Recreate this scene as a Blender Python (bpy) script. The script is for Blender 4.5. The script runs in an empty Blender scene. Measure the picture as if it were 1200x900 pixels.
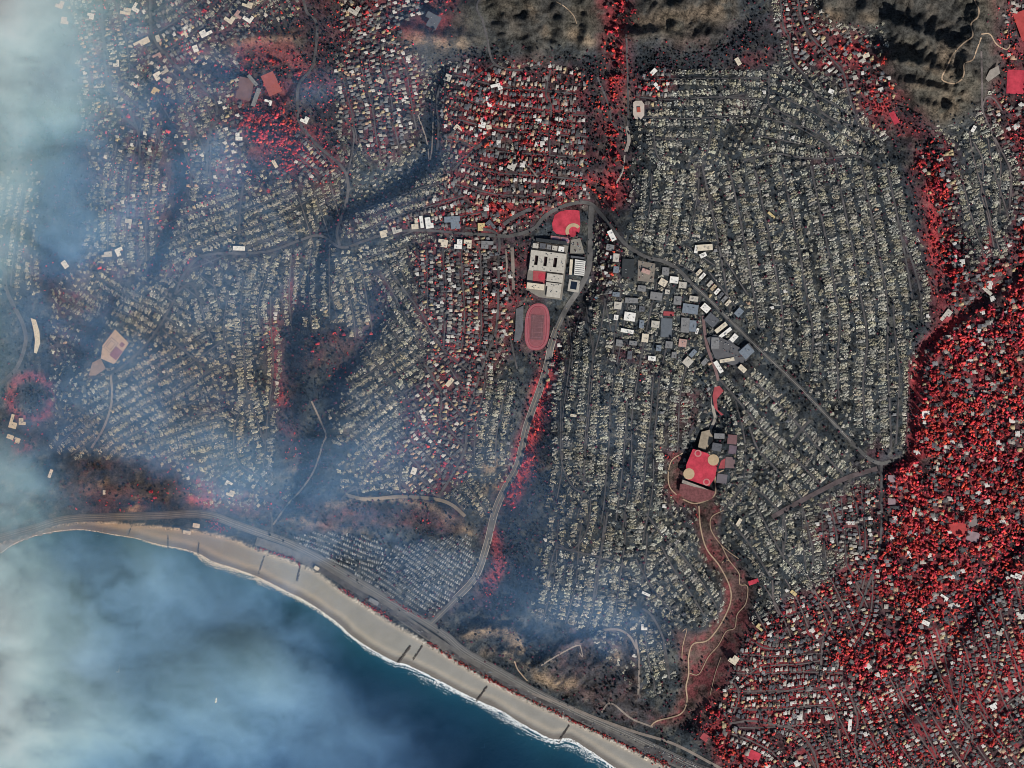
import bpy, math, random
import numpy as np
from mathutils import Vector

random.seed(11)
rng = np.random.default_rng(11)
R = math.radians

# ------------------------------------------------------------------ camera, sky, sun, exposure
S = 3.2            # metres of ground per photograph pixel
CAMH = 24000.0     # height of the camera above the sea
scene = bpy.context.scene
COL = scene.collection
cam_data = bpy.data.cameras.new('camera')
cam = bpy.data.objects.new('camera', cam_data)
COL.objects.link(cam)
cam.location = (0, 0, CAMH)
cam.rotation_euler = (0, 0, 0)
cam_data.sensor_fit = 'HORIZONTAL'
cam_data.angle = 2 * math.atan(600 * S / CAMH)
cam_data.clip_start = 100.0
cam_data.clip_end = 200000.0
scene.camera = cam

SUN_EL, SUN_AZ = 36.0, 148.0        # degrees; azimuth clockwise from north (the top of the picture)
world = bpy.data.worlds.new('World')
scene.world = world
world.use_nodes = True
wn = world.node_tree
sky = wn.nodes.new('ShaderNodeTexSky')
sky.sky_type = 'NISHITA'
sky.sun_disc = False
sky.sun_elevation = R(SUN_EL)
sky.sun_rotation = R(SUN_AZ)
wn.links.new(sky.outputs['Color'], wn.nodes['Background'].inputs['Color'])
wn.nodes['Background'].inputs['Strength'].default_value = 0.06
sun_data = bpy.data.lights.new('sun', 'SUN')
sun_data.energy = 5.0
sun_data.angle = R(0.5)
sun_data.color = (1.0, 0.955, 0.88)
sun = bpy.data.objects.new('sun', sun_data)
COL.objects.link(sun)
sv = Vector((math.sin(R(SUN_AZ)) * math.cos(R(SUN_EL)), math.cos(R(SUN_AZ)) * math.cos(R(SUN_EL)), math.sin(R(SUN_EL))))
sun.rotation_euler = sv.to_track_quat('Z', 'Y').to_euler()
sun.location = (0, 0, 3000)
scene.view_settings.view_transform = 'Standard'
scene.view_settings.look = 'None'
scene.view_settings.exposure = 0.0
scene.view_settings.gamma = 1.0
scene.view_settings.use_curve_mapping = False
scene.cycles.filter_width = 0.95
scene.cycles.max_bounces = 4
scene.cycles.diffuse_bounces = 2
scene.cycles.glossy_bounces = 2
scene.cycles.volume_bounces = 2
scene.cycles.transparent_max_bounces = 8

# ------------------------------------------------------------------ small helpers
def arr(p):
    return np.asarray(p, float)

def smooth_line(pts, step=3.0):
    """Catmull-Rom through the points, sampled about every STEP pixels."""
    p = arr(pts)
    if len(p) < 3:
        n = max(2, int(np.hypot(*(p[-1] - p[0])) / step) + 1)
        t = np.linspace(0, 1, n)[:, None]
        return p[0] * (1 - t) + p[-1] * t
    q = np.vstack([2 * p[0] - p[1], p, 2 * p[-1] - p[-2]])
    out = []
    for i in range(1, len(q) - 2):
        n = max(1, int(np.hypot(*(q[i + 1] - q[i])) / step))
        t = np.linspace(0, 1, n, endpoint=False)[:, None]
        a, b, c, d = q[i - 1], q[i], q[i + 1], q[i + 2]
        out.append(0.5 * (2 * b + (c - a) * t + (2 * a - 5 * b + 4 * c - d) * t ** 2 + (3 * b - a - 3 * c + d) * t ** 3))
    out.append(p[-1:])
    return np.vstack(out)

def inside(poly, X, Y):
    """Points-in-polygon on arrays."""
    p = arr(poly)
    res = np.zeros(np.shape(X), bool)
    j = len(p) - 1
    for i in range(len(p)):
        xi, yi, xj, yj = p[i, 0], p[i, 1], p[j, 0], p[j, 1]
        if yi != yj:
            hit = ((yi > Y) != (yj > Y)) & (X < (xj - xi) * (Y - yi) / (yj - yi) + xi)
            res ^= hit
        j = i
    return res

def dist_line(pts, X, Y, reach=None):
    p = arr(pts)
    if reach is not None:                     # only near the line; far away a large number
        lo, hi = p.min(0) - reach, p.max(0) + reach
        m = (X > lo[0]) & (X < hi[0]) & (Y > lo[1]) & (Y < hi[1])
        out = np.full(np.shape(X), 1e9)
        if m.any():
            out[m] = dist_line(pts, X[m], Y[m])
        return out
    best = np.full(np.shape(X), 1e9)
    for a, b in zip(p[:-1], p[1:]):
        d = b - a
        L = d @ d + 1e-9
        t = np.clip(((X - a[0]) * d[0] + (Y - a[1]) * d[1]) / L, 0, 1)
        best = np.minimum(best, np.hypot(X - a[0] - t * d[0], Y - a[1] - t * d[1]))
    return best

def sm(x):
    x = np.clip(x, 0, 1)
    return x * x * (3 - 2 * x)

class Noise:
    def __init__(self, seed):
        self.g = np.random.default_rng(seed).random((256, 256))
    def at(self, x, y):
        xi, yi = np.floor(x).astype(int), np.floor(y).astype(int)
        fx, fy = sm(x - xi), sm(y - yi)
        g = self.g
        a, b = g[yi % 256, xi % 256], g[yi % 256, (xi + 1) % 256]
        c, d = g[(yi + 1) % 256, xi % 256], g[(yi + 1) % 256, (xi + 1) % 256]
        return (a * (1 - fx) + b * fx) * (1 - fy) + (c * (1 - fx) + d * fx) * fy
    def fbm(self, x, y, scale, octv=4, gain=0.5):
        s, w, tot = 0.0, 1.0, 0.0
        x, y = x / scale, y / scale
        for k in range(octv):
            s = s + w * self.at(x + 17.3 * k, y + 9.1 * k)
            tot += w
            w *= gain
            x, y = x * 2.03, y * 2.03
        return s / tot
NA, NB, NC, ND = Noise(1), Noise(2), Noise(3), Noise(4)

# ------------------------------------------------------------------ the lie of the land, in photograph pixels (3.2 m each)
COAST = [(-700, 860), (-250, 720), (-100, 678), (-20, 655), (0, 648), (15, 638), (40, 628), (70, 622), (100, 621), (130, 626), (160, 631), (185, 638),
         (200, 641), (217, 644), (232, 649), (250, 659), (275, 667), (300, 676), (325, 688), (362, 707), (395, 730), (410, 744), (430, 758),
         (460, 775), (475, 779), (490, 786), (523, 803), (557, 820), (587, 834), (613, 850), (647, 867), (667, 867), (693, 882), (720, 900),
         (770, 930), (900, 1000), (1100, 1100), (1700, 1420)]
BEACH = [(-700, 840), (-250, 705), (-60, 655), (0, 638), (30, 627), (70, 615), (105, 611), (155, 614), (200, 619), (235, 623), (270, 631), (300, 643),
         (350, 661), (372, 671), (400, 693), (430, 711), (455, 728), (475, 739), (500, 754), (537, 777), (567, 795), (620, 822), (667, 844),
         (733, 876), (777, 897), (900, 962), (1100, 1060), (1700, 1380)]
PCH = [(-700, 825), (-250, 695), (-60, 648), (0, 630), (37, 620), (75, 609), (125, 606), (190, 604), (225, 602), (250, 605), (275, 614), (300, 623), (337, 636),
       (375, 655), (412, 677), (450, 700), (475, 715), (505, 733), (525, 747), (545, 764), (587, 788), (633, 814), (683, 838), (733, 860),
       (800, 892), (900, 940), (1100, 1040), (1700, 1360)]
TEMESCAL = [(693, 241), (692, 270), (691, 305), (687, 323), (676, 343), (664, 361), (653, 384), (646, 404), (642, 424), (633, 455), (617, 500),
            (607, 543), (592, 572), (580, 600), (570, 640), (557, 676), (533, 703), (505, 731)]
SUNSET = [(0, 300), (12, 340), (25, 370)]
SUNSET_MID = [(205, 345), (215, 322), (232, 303), (255, 297), (290, 297), (320, 293), (350, 282), (375, 276), (400, 290), (425, 283), (460, 272), (500, 270),
              (545, 274), (580, 276), (600, 276), (625, 268), (640, 252), (665, 240), (690, 238), (706, 253), (732, 285), (757, 301), (777, 306), (795, 316), (812, 334), (830, 350), (850, 370),
              (875, 395), (900, 419), (930, 447), (965, 483), (997, 517), (1018, 537), (1035, 543), (1055, 535)]
POTRERO = [(818, 590), (836, 590), (848, 598), (838, 618), (846, 640), (862, 655), (872, 668), (882, 690), (878, 714), (882, 732), (866, 762), (852, 798),
           (838, 828), (822, 846), (792, 852), (758, 850), (790, 832), (799, 800), (796, 762), (788, 738), (802, 742), (828, 742), (844, 722), (850, 700),
           (842, 676), (824, 650), (813, 612)]

dom = (-140.0, 1340.0, -110.0, 1010.0)
STEP = 2.3
gx = np.arange(dom[0], dom[1], STEP)
gy = np.arange(dom[2], dom[3], STEP)
far = np.array([12., 30., 60., 110., 190., 320., 520., 900., 1600., 2800.])
gx = np.concatenate([gx[0] - far[::-1], gx, gx[-1] + far])
gy = np.concatenate([gy[0] - far[::-1], gy, gy[-1] + far])
GX, GY = np.meshgrid(gx, gy)

sea_poly = COAST + [(3000, 2400), (3000, 6000), (-6000, 6000), (-6000, 1500)]
cd = dist_line(COAST, GX, GY)
sea = inside(sea_poly, GX, GY)
cd = np.where(sea, -cd, cd)                      # distance inland from the waterline, in pixels
bd = dist_line(BEACH, GX, GY)
sea2 = inside(BEACH + [(3000, 2400), (3000, 6000), (-6000, 6000), (-6000, 1500)], GX, GY)
bd = np.where(sea2, -bd, bd)                     # distance inland from the back of the beach

hn = NA.fbm(GX, GY, 90, 4)
Hh = 2.0 + 2.6 * np.clip((cd + 0) / 18, -4, 1.2) + 3.0 * sm((bd + 6) / 8)
Hh = np.where(cd < 0, np.maximum(cd * 0.25, -7) - 0.05, np.maximum(Hh * sm(cd / 3 + .1), 0.02))
Hh = Hh + (30 + 18 * hn) * sm((bd - 24) / 26) + 0.13 * np.clip(bd - 50, 0, 620) + (hn - .5) * 26 * sm((bd - 40) / 60)

CANYONS = [  # line, depth, half width
    (TEMESCAL, 42, 24), ([(700, -100), (712, 40), (716, 130), (706, 220), (693, 245)], 14, 22),
    ([(845, 470), (822, 520), (805, 560), (826, 610), (842, 650), (862, 690), (845, 745), (818, 790), (800, 842)], 34, 22),
    ([(1340, 200), (1190, 320), (1120, 372), (1076, 410), (1066, 470), (1064, 535), (1040, 546)], 26, 9),
    ([(1250, 560), (1180, 650), (1120, 745), (1060, 830)], 26, 14), ([(1060, 130), (1080, 170), (1105, 260), (1110, 330)], 20, 16),
    ([(515, 78), (500, 100), (500, 180), (440, 225), (385, 250), (372, 290), (345, 350), (330, 420), (340, 500), (352, 540), (330, 590), (318, 622)], 40, 16),
    ([(395, 430), (385, 470), (362, 510)], 30, 16), ([(440, 335), (448, 370), (410, 420), (380, 450)], 24, 10),
    ([(240, 70), (300, 92), (345, 90)], 24, 9), ([(188, 115), (204, 180), (205, 235), (185, 290), (172, 320)], 26, 9),
    ([(20, -50), (40, 150), (50, 300), (40, 420), (40, 520)], 40, 30), ([(110, 350), (90, 390), (70, 420)], 24, 24),
    ([(640, 560), (610, 650), (575, 705)], 24, 24), ([(860, 78), (800, 75), (745, 80), (735, 150), (735, 240)], 12, 14),
]
for line, depth, w in CANYONS:
    d = dist_line(line, GX, GY, w * 3)
    Hh = Hh - np.minimum(depth * np.exp(-(d / w) ** 2), np.clip(Hh - 6.5, 0, 1e9))

HILLS = [  # polygon, height
    ([(548, -110), (705, -110), (702, 50), (660, 60), (620, 66), (580, 52), (560, 25)], 62),
    ([(732, -110), (866, -110), (858, 25), (830, 52), (790, 48), (740, 52)], 70),
    ([(936, -110), (1040, -110), (1042, 10), (1005, 28), (965, 28)], 50),
    ([(1040, -110), (1180, -110), (1166, 60), (1160, 100), (1142, 132), (1100, 146), (1062, 118), (1044, 60)], 96),
    ([(475, 20), (556, 10), (562, 58), (505, 72), (472, 60)], 30), ([(262, 36), (350, 30), (352, 52), (268, 60)], 22),
]
def blur(m, n):
    h = n // 2
    for _ in range(2):
        for ax in (0, 1):
            pw = [(h + 1, h) if q == ax else (0, 0) for q in (0, 1)]
            c = np.cumsum(np.pad(m, pw, 'edge'), ax)
            m = (np.take(c, np.arange(2 * h + 1, c.shape[ax]), ax) - np.take(c, np.arange(0, c.shape[ax] - 2 * h - 1), ax)) / (2 * h + 1)
    return m
hill_mask = np.zeros_like(Hh)
wxh = GX + 62 * (NB.fbm(GX, GY, 40, 4) - .5)
wyh = GY + 62 * (NC.fbm(GX, GY, 40, 4) - .5)
for poly, hh in HILLS:
    hm = blur(inside(poly, wxh, wyh).astype(float), 9)
    hill_mask = np.maximum(hill_mask, hm)
    hm2 = blur(hm, 9)
    rot = R(24)
    u, v = GX * math.cos(rot) + GY * math.sin(rot), -GX * math.sin(rot) + GY * math.cos(rot)
    rid = 1 - np.abs(2 * NB.fbm(u, v * 2.0, 78, 3, .4) - 1) * 2.0
    rid2 = 1 - np.abs(2 * NC.fbm(u * 1.6, v, 26, 3) - 1) * 2
    rid3 = 1 - np.abs(2 * NA.fbm(u * 1.5 + 9, v * .8, 11, 3) - 1) * 2
    Hh = Hh + hm2 * hh * (0.45 + 0.30 * rid + 0.13 * rid2 + .05 * rid3)
def line_coords(pts, X, Y, reach):
    """Distance from a line and distance along it, for the points within REACH."""
    p = arr(pts)
    lo, hi = p.min(0) - reach, p.max(0) + reach
    m = (X > lo[0]) & (X < hi[0]) & (Y > lo[1]) & (Y < hi[1])
    x, y = X[m], Y[m]
    best, along, run = np.full(x.shape, 1e9), np.zeros(x.shape), 0.0
    for q, r in zip(p[:-1], p[1:]):
        d = r - q
        L = math.hypot(*d) + 1e-9
        t = np.clip(((x - q[0]) * d[0] + (y - q[1]) * d[1]) / L ** 2, 0, 1)
        e = np.hypot(x - q[0] - t * d[0], y - q[1] - t * d[1])
        sgn = np.where((x - q[0]) * d[1] - (y - q[1]) * d[0] > 0, 400.0, 0.0)
        up = e < best
        best = np.where(up, e, best)
        along = np.where(up, run + t * L + sgn, along)
        run += L
    return m, best, along
RIDGES = [  # line, height, half width
    ([(1042, 26), (1075, 38), (1120, 60), (1142, 92)], 50, 11), ([(1048, 72), (1085, 78), (1122, 94)], 36, 8), ([(1058, 97), (1085, 101), (1112, 110)], 22, 6),
    ([(1156, -60), (1146, 10), (1136, 60), (1126, 96), (1110, 138)], 40, 14), ([(1036, -8), (1085, -4), (1140, -12)], 46, 10), ([(1075, 118), (1095, 124), (1112, 130)], 16, 6),
    ([(566, -80), (580, -20), (592, 20), (596, 52)], 34, 13), ([(618, -80), (622, -20), (618, 20), (628, 58)], 38, 13), ([(652, 60), (660, 28), (648, -60)], 36, 11), ([(684, 56), (690, 20), (684, -60)], 30, 9),
    ([(738, 44), (775, 40), (812, 46), (842, 40)], 34, 11), ([(756, -60), (765, -10), (790, 12), (800, 40)], 36, 11), ([(830, -60), (832, -10), (846, 20)], 34, 11),
    ([(948, -60), (962, -10), (975, 22)], 30, 12), ([(1010, -60), (1015, 0), (1016, 22)], 30, 11), ([(478, 34), (510, 44), (552, 44)], 22, 9), ([(270, 48), (310, 44), (348, 44)], 16, 7),
    ([(536, 748), (566, 738), (600, 742), (632, 758), (640, 772)], 26, 9), ([(560, 768), (590, 764), (615, 776)], 16, 7), ([(628, 782), (664, 757), (702, 748), (738, 772), (748, 815)], 26, 8), ([(620, 786), (650, 800), (690, 812), (720, 830)], 15, 7), ([(700, 780), (716, 766), (722, 778)], 14, 6),
    ([(398, 588), (440, 582), (500, 588), (545, 610)], 10, 5), ([(560, 545), (590, 548)], 10, 7), ([(330, 612), (350, 606), (362, 612)], 14, 6), ([(140, 604), (160, 592), (168, 596)], 14, 6)]
for line, hgt, w in RIDGES:
    m, d, s_ = line_coords(smooth_line(line), GX, GY, w * 3)
    bump_ = hgt * np.exp(-(d / w) ** 2) * (0.55 + .9 * NB.fbm(GX[m], GY[m], 16, 3))
    ga = NA.fbm(s_, d * .3, 8, 3)
    gully = (1 - np.abs(2 * ga - 1)) ** 4
    bump_ = bump_ - .55 * hgt * gully * np.exp(-(d / (w * 1.5)) ** 2) * np.clip(d / 5, 0, 1)
    Hh[m] = Hh[m] + bump_
Hh = np.where((cd > 2) & (Hh < 1.5), 1.5, Hh)
# gullies on the bluffs above the highway
gul = np.abs(2 * NC.fbm(GX + GY * .3, GY, 16, 3) - 1)
bl = sm((bd - 14) / 14) * (1 - sm((bd - 70) / 40))
Hh = Hh - np.minimum(bl * (1 - gul) ** 3 * 10, np.clip(Hh - 6, 0, 99))
d = dist_line(PCH, GX, GY)
Hh = Hh + (5.6 - Hh) * (1 - sm((d - 7) / 6)) * (cd > 0)
FLAT = [(629, 383, 34), (652, 312, 40), (664, 262, 22), (822, 548, 26), (853, 535, 24), (840, 385, 40), (785, 380, 26), (132, 408, 24), (1188, 96, 26),
        (748, 128, 10), (322, 98, 20), (736, 314, 20), (884, 884, 14)]
def lookup(F, px, py):
    px, py = np.asarray(px, float), np.asarray(py, float)
    i = np.clip(np.searchsorted(gx, px) - 1, 0, len(gx) - 2)
    j = np.clip(np.searchsorted(gy, py) - 1, 0, len(gy) - 2)
    fx = np.clip((px - gx[i]) / (gx[i + 1] - gx[i]), 0, 1)
    fy = np.clip((py - gy[j]) / (gy[j + 1] - gy[j]), 0, 1)
    return (F[j, i] * (1 - fx) + F[j, i + 1] * fx) * (1 - fy) + (F[j + 1, i] * (1 - fx) + F[j + 1, i + 1] * fx) * fy
for cx, cy, r in FLAT:
    hc = float(lookup(Hh, cx, cy))
    d = np.hypot(GX - cx, GY - cy)
    Hh = Hh + (hc - Hh) * (1 - sm((d - r * .85) / (r * .35)))

def ground_h(px, py):
    return lookup(Hh, px, py)

def W(px, py, h):
    """Point of the world at height H that the map shows at (px, py)."""
    px, py, h = np.asarray(px, float), np.asarray(py, float), np.asarray(h, float)
    k = 1 - h / CAMH
    return np.stack([(px - 600) * S * k, (450 - py) * S * k, h + 0 * px], -1)

# ------------------------------------------------------------------ land cover fields
WN1 = NC.fbm(GX, GY, 26, 3) - .5
WN2 = ND.fbm(GX, GY, 26, 3) - .5
def zone(specs, n=7, warp=16):
    wx = GX + warp * WN1
    wy = GY + warp * WN2
    out = np.zeros_like(GX)
    for poly, wgt, *width in specs:
        if width:
            m = np.clip(1.25 - dist_line(smooth_line(poly, 6), wx, wy, width[0]) / (width[0] * .5), 0, 1)
        else:
            m = inside(poly, wx, wy).astype(float)
        out = np.maximum(out, m * wgt)
    return blur(out, n)

RED = zone([
    ([(1200, 340), (1130, 372), (1085, 405), (1072, 440), (1068, 540), (1036, 548), (1036, 640), (1010, 655), (960, 690), (915, 715), (884, 735), (856, 795), (812, 850), (850, 905), (980, 1020), (1360, 1020), (1360, 330)], 1.0),
    ([(1068, 150), (1096, 160), (1122, 180), (1120, 260), (1140, 320), (1200, 300), (1360, 300), (1360, 400), (1090, 400), (1098, 350), (1085, 290), (1072, 210)], .8),
    ([(1150, 125), (1360, 110), (1360, 310), (1180, 310), (1190, 190)], .6), ([(1165, -110), (1360, -110), (1360, 130), (1165, 140), (1172, 60)], .62),
    ([(915, -110), (938, -110), (955, 30), (1010, 40), (1040, 60), (1062, 120), (1090, 150), (1060, 170), (1020, 150), (990, 100), (930, 70), (912, 40)], .62),
    ([(700, -110), (732, -110), (738, 60), (728, 150), (738, 235), (718, 245), (704, 230), (712, 120), (702, 40)], .85),
    ([(520, 78), (560, 70), (690, 78), (708, 120), (700, 180), (712, 225), (640, 250), (565, 285), (470, 268), (430, 262), (500, 240), (525, 195), (512, 130)], .62),
    ([(560, 95), (640, 90), (660, 140), (640, 200), (570, 190), (545, 130)], .8),
    ([(380, -60), (470, -80), (545, -40), (540, 40), (450, 50), (400, 60)], .5), ([(400, 60), (480, 50), (500, 110), (490, 170), (440, 190), (400, 150), (390, 100)], .5),
    ([(275, 55), (350, 55), (372, 80), (345, 110), (400, 190), (360, 195), (275, 130)], .6), ([(280, 130), (330, 130), (400, 185), (380, 205), (330, 200), (285, 165)], .75),
    ([(485, 288), (600, 286), (606, 380), (575, 440), (550, 530), (530, 580), (470, 585), (478, 480), (500, 420), (490, 350)], .5),
    ([(600, 285), (618, 285), (614, 345), (640, 350), (600, 355)], .6),
    ([(860, 66), (900, 62), (900, 76), (850, 80)], .6), ([(745, 60), (900, 25), (900, 60), (850, 75), (780, 75)], .12), ([(706, 262), (713, 290), (709, 320), (716, 348)], .6, 18), ([(640, 236), (690, 228), (700, 240)], .5, 8), ([(598, 395), (630, 420), (640, 400)], .45, 12), ([(690, 345), (680, 360), (668, 385), (655, 420)], .5, 9), ([(745, 85), (790, 85), (780, 120), (745, 125)], .8),
    ([(640, 405), (640, 440), (628, 500), (612, 555), (596, 590)], .95, 26), ([(576, 625), (585, 660), (570, 690)], .7, 16), ([(560, 704), (580, 700)], .7, 10),
    ([(545, 690), (520, 712), (505, 726)], .5, 8), ([(395, 455), (405, 420), (430, 385), (450, 345), (446, 325)], .55, 14), ([(320, 370), (322, 420), (330, 470), (345, 530)], .62, 18), ([(350, 425), (370, 400), (395, 390)], .55, 14), ([(345, 350), (335, 400)], .4, 14),
    ([(345, 305), (340, 345), (362, 352)], .5, 9), ([(365, 430), (375, 400), (392, 395)], .5, 12), ([(270, 440), (268, 470), (235, 480)], .5, 9), ([(90, -30), (400, -30), (405, 220), (280, 230), (150, 300), (96, 200)], .30), ([(115, -20), (108, 40), (104, 100)], .6, 16), ([(115, 310), (180, 320), (230, 300)], .32, 22), ([(60, 330), (100, 350)], .3, 24),
    ([(170, 30), (210, 20), (240, 60), (225, 75), (190, 70)], .45), ([(260, 140), (265, 190), (215, 205), (165, 225), (160, 270)], .5, 12), ([(170, 200), (165, 260), (158, 300)], .45, 7), ([(380, 210), (400, 260), (430, 262)], .5, 10), ([(405, 255), (440, 245), (480, 240)], .5, 7), ([(310, 185), (360, 205)], .5, 14), ([(220, 560), (260, 590), (310, 590), (380, 600)], .45, 18),
    ([(10, 480), (20, 445), (45, 440), (62, 465), (50, 495), (30, 500)], .4, 8), ([(20, 500), (38, 515), (20, 530)], .4, 14), ([(170, 540), (240, 545), (180, 580), (100, 590)], .22, 24),
    ([(0, 290), (40, 320), (90, 330)], .25, 30), ([(20, 140), (30, 260)], .28, 14), ([(212, 322), (240, 304), (290, 298), (330, 282)], .4, 7),
    ([(440, 540), (500, 500), (480, 560)], .5, 20), ([(470, 605), (500, 610), (530, 622)], .5, 9), ([(725, 415), (760, 425), (752, 440)], .5, 14), ([(800, 460), (790, 520), (775, 560), (800, 600), (815, 605)], .5, 9),
    ([(820, 195), (828, 250)], .4, 6), ([(950, 190), (970, 185), (985, 182)], .6, 7), ([(1055, 270), (1075, 320), (1085, 360)], .45, 7), ([(858, 130), (880, 120)], .4, 10),
    ([(940, 610), (985, 580), (1030, 570), (1030, 640), (1000, 660), (960, 640)], .45), ([(1010, 545), (1030, 520)], .5, 9), ([(868, 440), (872, 432)], .5, 8),
    ([(480, 765), (505, 778)], .1, 4), ([(300, 640), (345, 656)], .5, 3), ([(395, 690), (430, 708), (455, 726)], .6, 4), ([(500, 752), (590, 806), (667, 842), (740, 878), (777, 896)], .8, 4),
])
DARK = zone([
    ([(512, 72), (555, 64), (572, 72)], 1, 16), ([(376, 300), (384, 256), (440, 230), (480, 208), (506, 182), (504, 120)], 1, 19), ([(178, 96), (192, 125), (205, 170), (207, 235), (190, 285), (174, 322)], 1, 20), ([(335, 205), (300, 215), (275, 225)], .7, 8), ([(200, 265), (240, 250), (280, 235)], .6, 5), ([(205, 312), (240, 288), (290, 280)], .6, 6), ([(270, 400), (272, 470), (276, 540)], .7, 7), ([(330, 300), (320, 380), (326, 460)], .6, 8), ([(130, 350), (100, 400), (112, 430)], .8, 22), ([(100, 470), (190, 430), (250, 400)], .5, 4), ([(200, 480), (240, 470), (270, 480)], .5, 6), ([(160, 180), (165, 240), (150, 300)], .5, 6), ([(420, 250), (480, 235), (520, 215)], .6, 6), ([(385, 265), (378, 290), (392, 330)], .8, 12), ([(480, 300), (470, 340)], .4, 8),
    ([(235, 72), (275, 84), (335, 92)], .9, 15), ([(240, 90), (300, 88)], .8, 10), ([(352, 350), (340, 395), (350, 440), (346, 490), (358, 530)], .95, 20), ([(395, 440), (380, 475), (365, 455)], 1, 22), ([(345, 480), (350, 478)], 1, 16), ([(300, 600), (320, 590)], .4, 20),
    ([(440, 318), (434, 345), (440, 376), (414, 414), (392, 436)], 1, 17), ([(150, 60), (158, 110), (164, 170), (166, 230)], .8, 8), ([(215, 322), (235, 305), (285, 300)], .6, 6), ([(300, 400), (304, 470), (300, 540)], .6, 6), ([(374, 515), (366, 560), (345, 590)], .9, 30), ([(385, 535), (420, 520)], .8, 16), ([(360, 310), (352, 345), (356, 365)], .8, 16), ([(375, 370), (365, 410)], .7, 14),
    ([(640, 450), (646, 500), (632, 560), (618, 600)], .9, 15), ([(640, 560), (655, 590)], .7, 20), ([(600, 625), (610, 690), (580, 712)], .95, 34), ([(625, 690), (600, 715)], .8, 24), ([(600, 440), (590, 470)], .5, 14),
    ([(745, 76), (800, 70), (860, 60), (880, 40)], 1, 26), ([(742, 135), (745, 180), (735, 220)], .85, 14), ([(690, 80), (692, 150), (685, 215)], .8, 22), ([(590, 52), (640, 66), (690, 68)], .8, 9),
    ([(1055, 130), (1085, 160), (1090, 185)], 1, 18), ([(1150, 20), (1168, 40)], .3, 10), ([(1110, 150), (1150, 130), (1165, 150)], .8, 9), ([(1120, 250), (1135, 300), (1140, 340)], .55, 16),
    ([(710, 445), (707, 500), (704, 560)], 1, 8), ([(762, 440), (757, 500)], .8, 5), ([(688, 440), (680, 500)], .8, 5), ([(826, 440), (815, 480), (806, 530)], .9, 12),
    ([(850, 470), (855, 500)], .7, 12), ([(884, 690), (880, 715), (884, 735), (868, 762), (848, 805)], 1, 7), ([(812, 840), (805, 858)], 1, 16), ([(868, 655), (872, 665)], .9, 12),
    ([(1110, 380), (1078, 408), (1069, 440), (1067, 500), (1064, 530), (1046, 546), (1030, 548)], 1, 7), ([(1032, 560), (1030, 640)], .6, 4), ([(1250, 560), (1185, 645), (1150, 690), (1115, 745)], 1, 20), ([(1180, 560), (1160, 620), (1175, 640)], .8, 16), ([(1100, 640), (1085, 680)], .8, 10), ([(1070, 700), (1068, 740)], .7, 10),
    ([(60, 380), (110, 380), (95, 420)], .6, 34), ([(36, 462), (40, 470)], .6, 24), ([(100, 160), (60, 240)], .55, 50), ([(60, 130), (100, 200), (60, 300)], .5, 60), ([(55, 330), (60, 290)], .5, 20), ([(320, 30), (395, 30)], .8, 24), ([(395, 120), (385, 180)], .45, 14), ([(380, 60), (385, 85)], .5, 26), ([(270, 100), (250, 75)], .4, 10),
    ([(690, 755), (720, 790), (700, 800)], .9, 18), ([(640, 745), (600, 755), (580, 760)], .5, 10), ([(630, 765), (665, 745)], .8, 7), ([(760, 205), (756, 260)], .3, 6), ([(325, 240), (330, 200)], .4, 20),
    ([(160, 70), (158, 100)], .6, 9), ([(340, 610), (420, 590), (500, 600)], .4, 18), ([(150, 560), (210, 560)], .25, 30), ([(220, 510), (270, 520)], .5, 22), ([(620, 470), (600, 500)], .3, 14),
])
BROWN = np.clip(hill_mask, 0, 1)
TAN = zone([
    ([(548, 742), (580, 735), (600, 745), (612, 758)], .8, 18), ([(568, 765), (600, 762)], .6, 10), ([(628, 790), (650, 800), (670, 802)], .9, 12), ([(600, 770), (640, 790)], .4, 10), ([(712, 775), (722, 765), (718, 785)], .8, 8), ([(545, 735), (560, 740)], .5, 14),
    ([(332, 612), (345, 604), (355, 612)], 1, 10), ([(150, 598), (160, 588), (155, 605)], .9, 9), ([(570, 548), (590, 545)], .9, 12), ([(570, 572), (585, 572)], .8, 8), ([(625, 548), (642, 545)], .8, 5),
    ([(405, 507), (412, 512)], .8, 8), ([(340, 550), (346, 545)], .7, 5), ([(270, 45), (345, 42)], .75, 12), ([(480, 45), (540, 52)], .5, 18), ([(735, 30), (800, 20), (850, 10)], .3, 30), ([(1110, 60), (1120, 110), (1105, 130)], .25, 30), ([(1060, 72), (1100, 82)], .5, 5), ([(1060, 95), (1100, 104)], .4, 4), ([(620, 10), (640, 40)], .35, 12), ([(670, 40), (690, 50)], .45, 14), ([(960, 15), (985, 22)], .5, 14), ([(1010, 20), (1025, 24)], .4, 8),
    ([(380, 592), (440, 585), (500, 592), (530, 612), (550, 628)], .6, 7), ([(345, 618), (380, 617), (440, 628)], .5, 5), ([(520, 612), (552, 625)], .7, 6), ([(740, 215), (725, 180)], .1, 5),
    ([(735, 110), (735, 175)], .5, 6), ([(825, 515), (830, 525)], .9, 10), ([(560, 120), (580, 170)], .25, 30), ([(520, 165), (550, 165), (575, 175)], .5, 10), ([(120, 560), (118, 570)], .5, 8), ([(105, 425), (115, 435), (105, 440)], .5, 10),
], 3, 8)
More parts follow.
